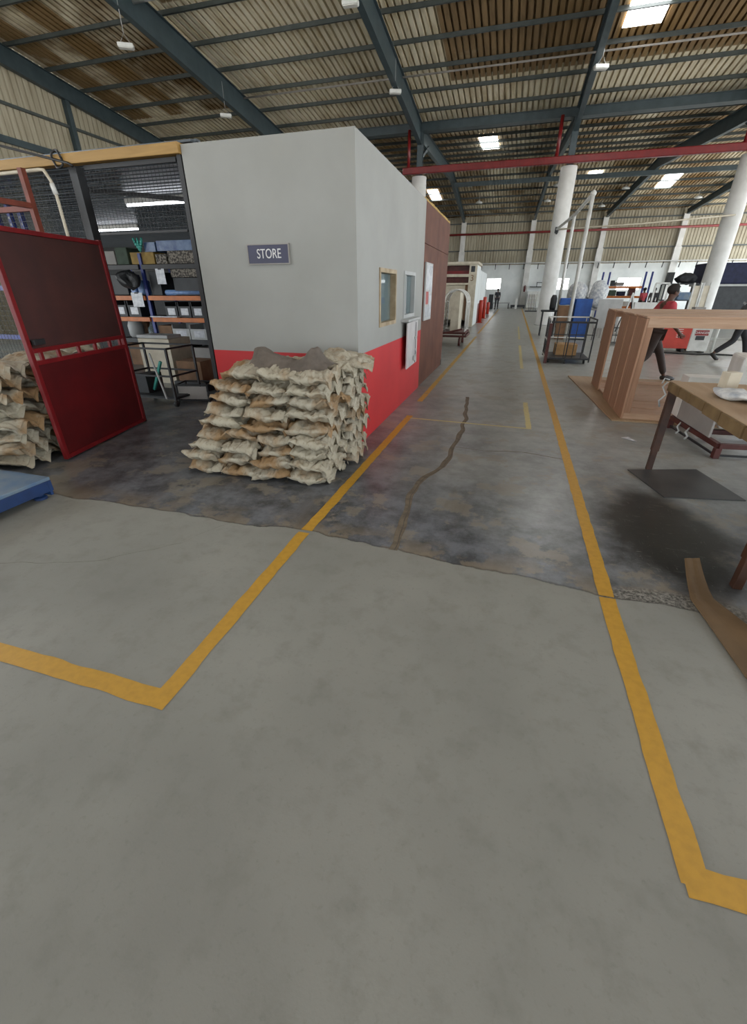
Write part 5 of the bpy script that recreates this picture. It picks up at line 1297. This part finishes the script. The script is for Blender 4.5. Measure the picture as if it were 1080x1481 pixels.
def walk(stride=.36, lean=.06):
    J = dict(pelvis=(0, 0, .91), spine=(0, lean*.4, 1.09), chest=(0, lean, 1.29), neck=(0, lean+.02, 1.42), head=(0, lean+.055, 1.56))
    J['shL'] = (-.19, lean-.02, 1.36); J['elL'] = (-.24, lean-.17, 1.10); J['wrL'] = (-.22, lean-.10, .86)
    J['shR'] = (.19, lean+.02, 1.36); J['elR'] = (.24, lean+.06, 1.08); J['wrR'] = (.21, lean+.24, .92)
    J['hipL'] = (-.10, .02, .87); J['knL'] = (-.10, .22, .50); J['anL'] = (-.10, stride, .10); J['toeL'] = (-.11, stride+.15, .06)
    J['hipR'] = (.10, -.02, .87); J['knR'] = (.10, -.08, .48); J['anR'] = (.10, -stride-.08, .17); J['toeR'] = (.11, -stride+.03, .045)
    return J
def people():
    def vest(t):
        b = MB(); b.blob((.0, .06, 1.15), (.165, .125, .20), 3); b.build('apron', 'greenvest', t, True)
    person('person in red shirt and green apron walking behind the timber crate', (2.62, 9.75, 0), -PI/2+.1, walk(.40), 'redshirt', 'trouser', vest)
    def patch(t):
        b = MB(); b.box((-.09, -.105, 1.30), (.06, -.10, 1.34), .002); b.box((-.175, -.05, 1.27), (-.168, .07, 1.32)); b.build('shirt_patch', 'paper', t)
    person('person in dark grey shirt striding at the right edge behind the crate', (5.45, 13.5, 0), -PI/2-.1, walk(.34, .1), 'greyshirt', 'darkcloth', patch)
    person('person in dark clothes standing at the far end of the aisle', (-1.55, 45.5, 0), .2, stand(), 'darkcloth', 'darkcloth')
    person('person in bright red shirt by the right end of the far rack', (7.62, 33.0, 0), .6, stand(), 'redshirt', 'trouser')
    person('person in dark jacket beside the red-shirted worker at the far rack', (8.2, 33.1, 0), -.4, stand(), 'greyshirt', 'darkcloth')
people()

# ------------------------------------------------------------------ daylight and view
w = bpy.data.worlds.new('daylight'); sc.world = w; w.use_nodes = True
nt = w.node_tree; bg = nt.nodes['Background']
tc = nt.nodes.new('ShaderNodeTexCoord'); sp = nt.nodes.new('ShaderNodeSeparateXYZ'); nt.links.new(tc.outputs['Generated'], sp.inputs[0])
mr = nt.nodes.new('ShaderNodeMapRange'); mr.inputs[1].default_value = -.02; mr.inputs[2].default_value = .02; nt.links.new(sp.outputs[2], mr.inputs[0])
mx = nt.nodes.new('ShaderNodeMix'); mx.data_type = 'RGBA'; mx.inputs[6].default_value = (1.22, 1.19, 1.14, 1); mx.inputs[7].default_value = (.86, .94, 1, 1)
nt.links.new(mr.outputs[0], mx.inputs[0]); nt.links.new(mx.outputs[2], bg.inputs[0]); bg.inputs[1].default_value = 4.0
sc.view_settings.view_transform = 'Standard'; sc.view_settings.look = 'None'; sc.view_settings.gamma = 1
sc.view_settings.use_curve_mapping = False; sc.view_settings.exposure = 0.0
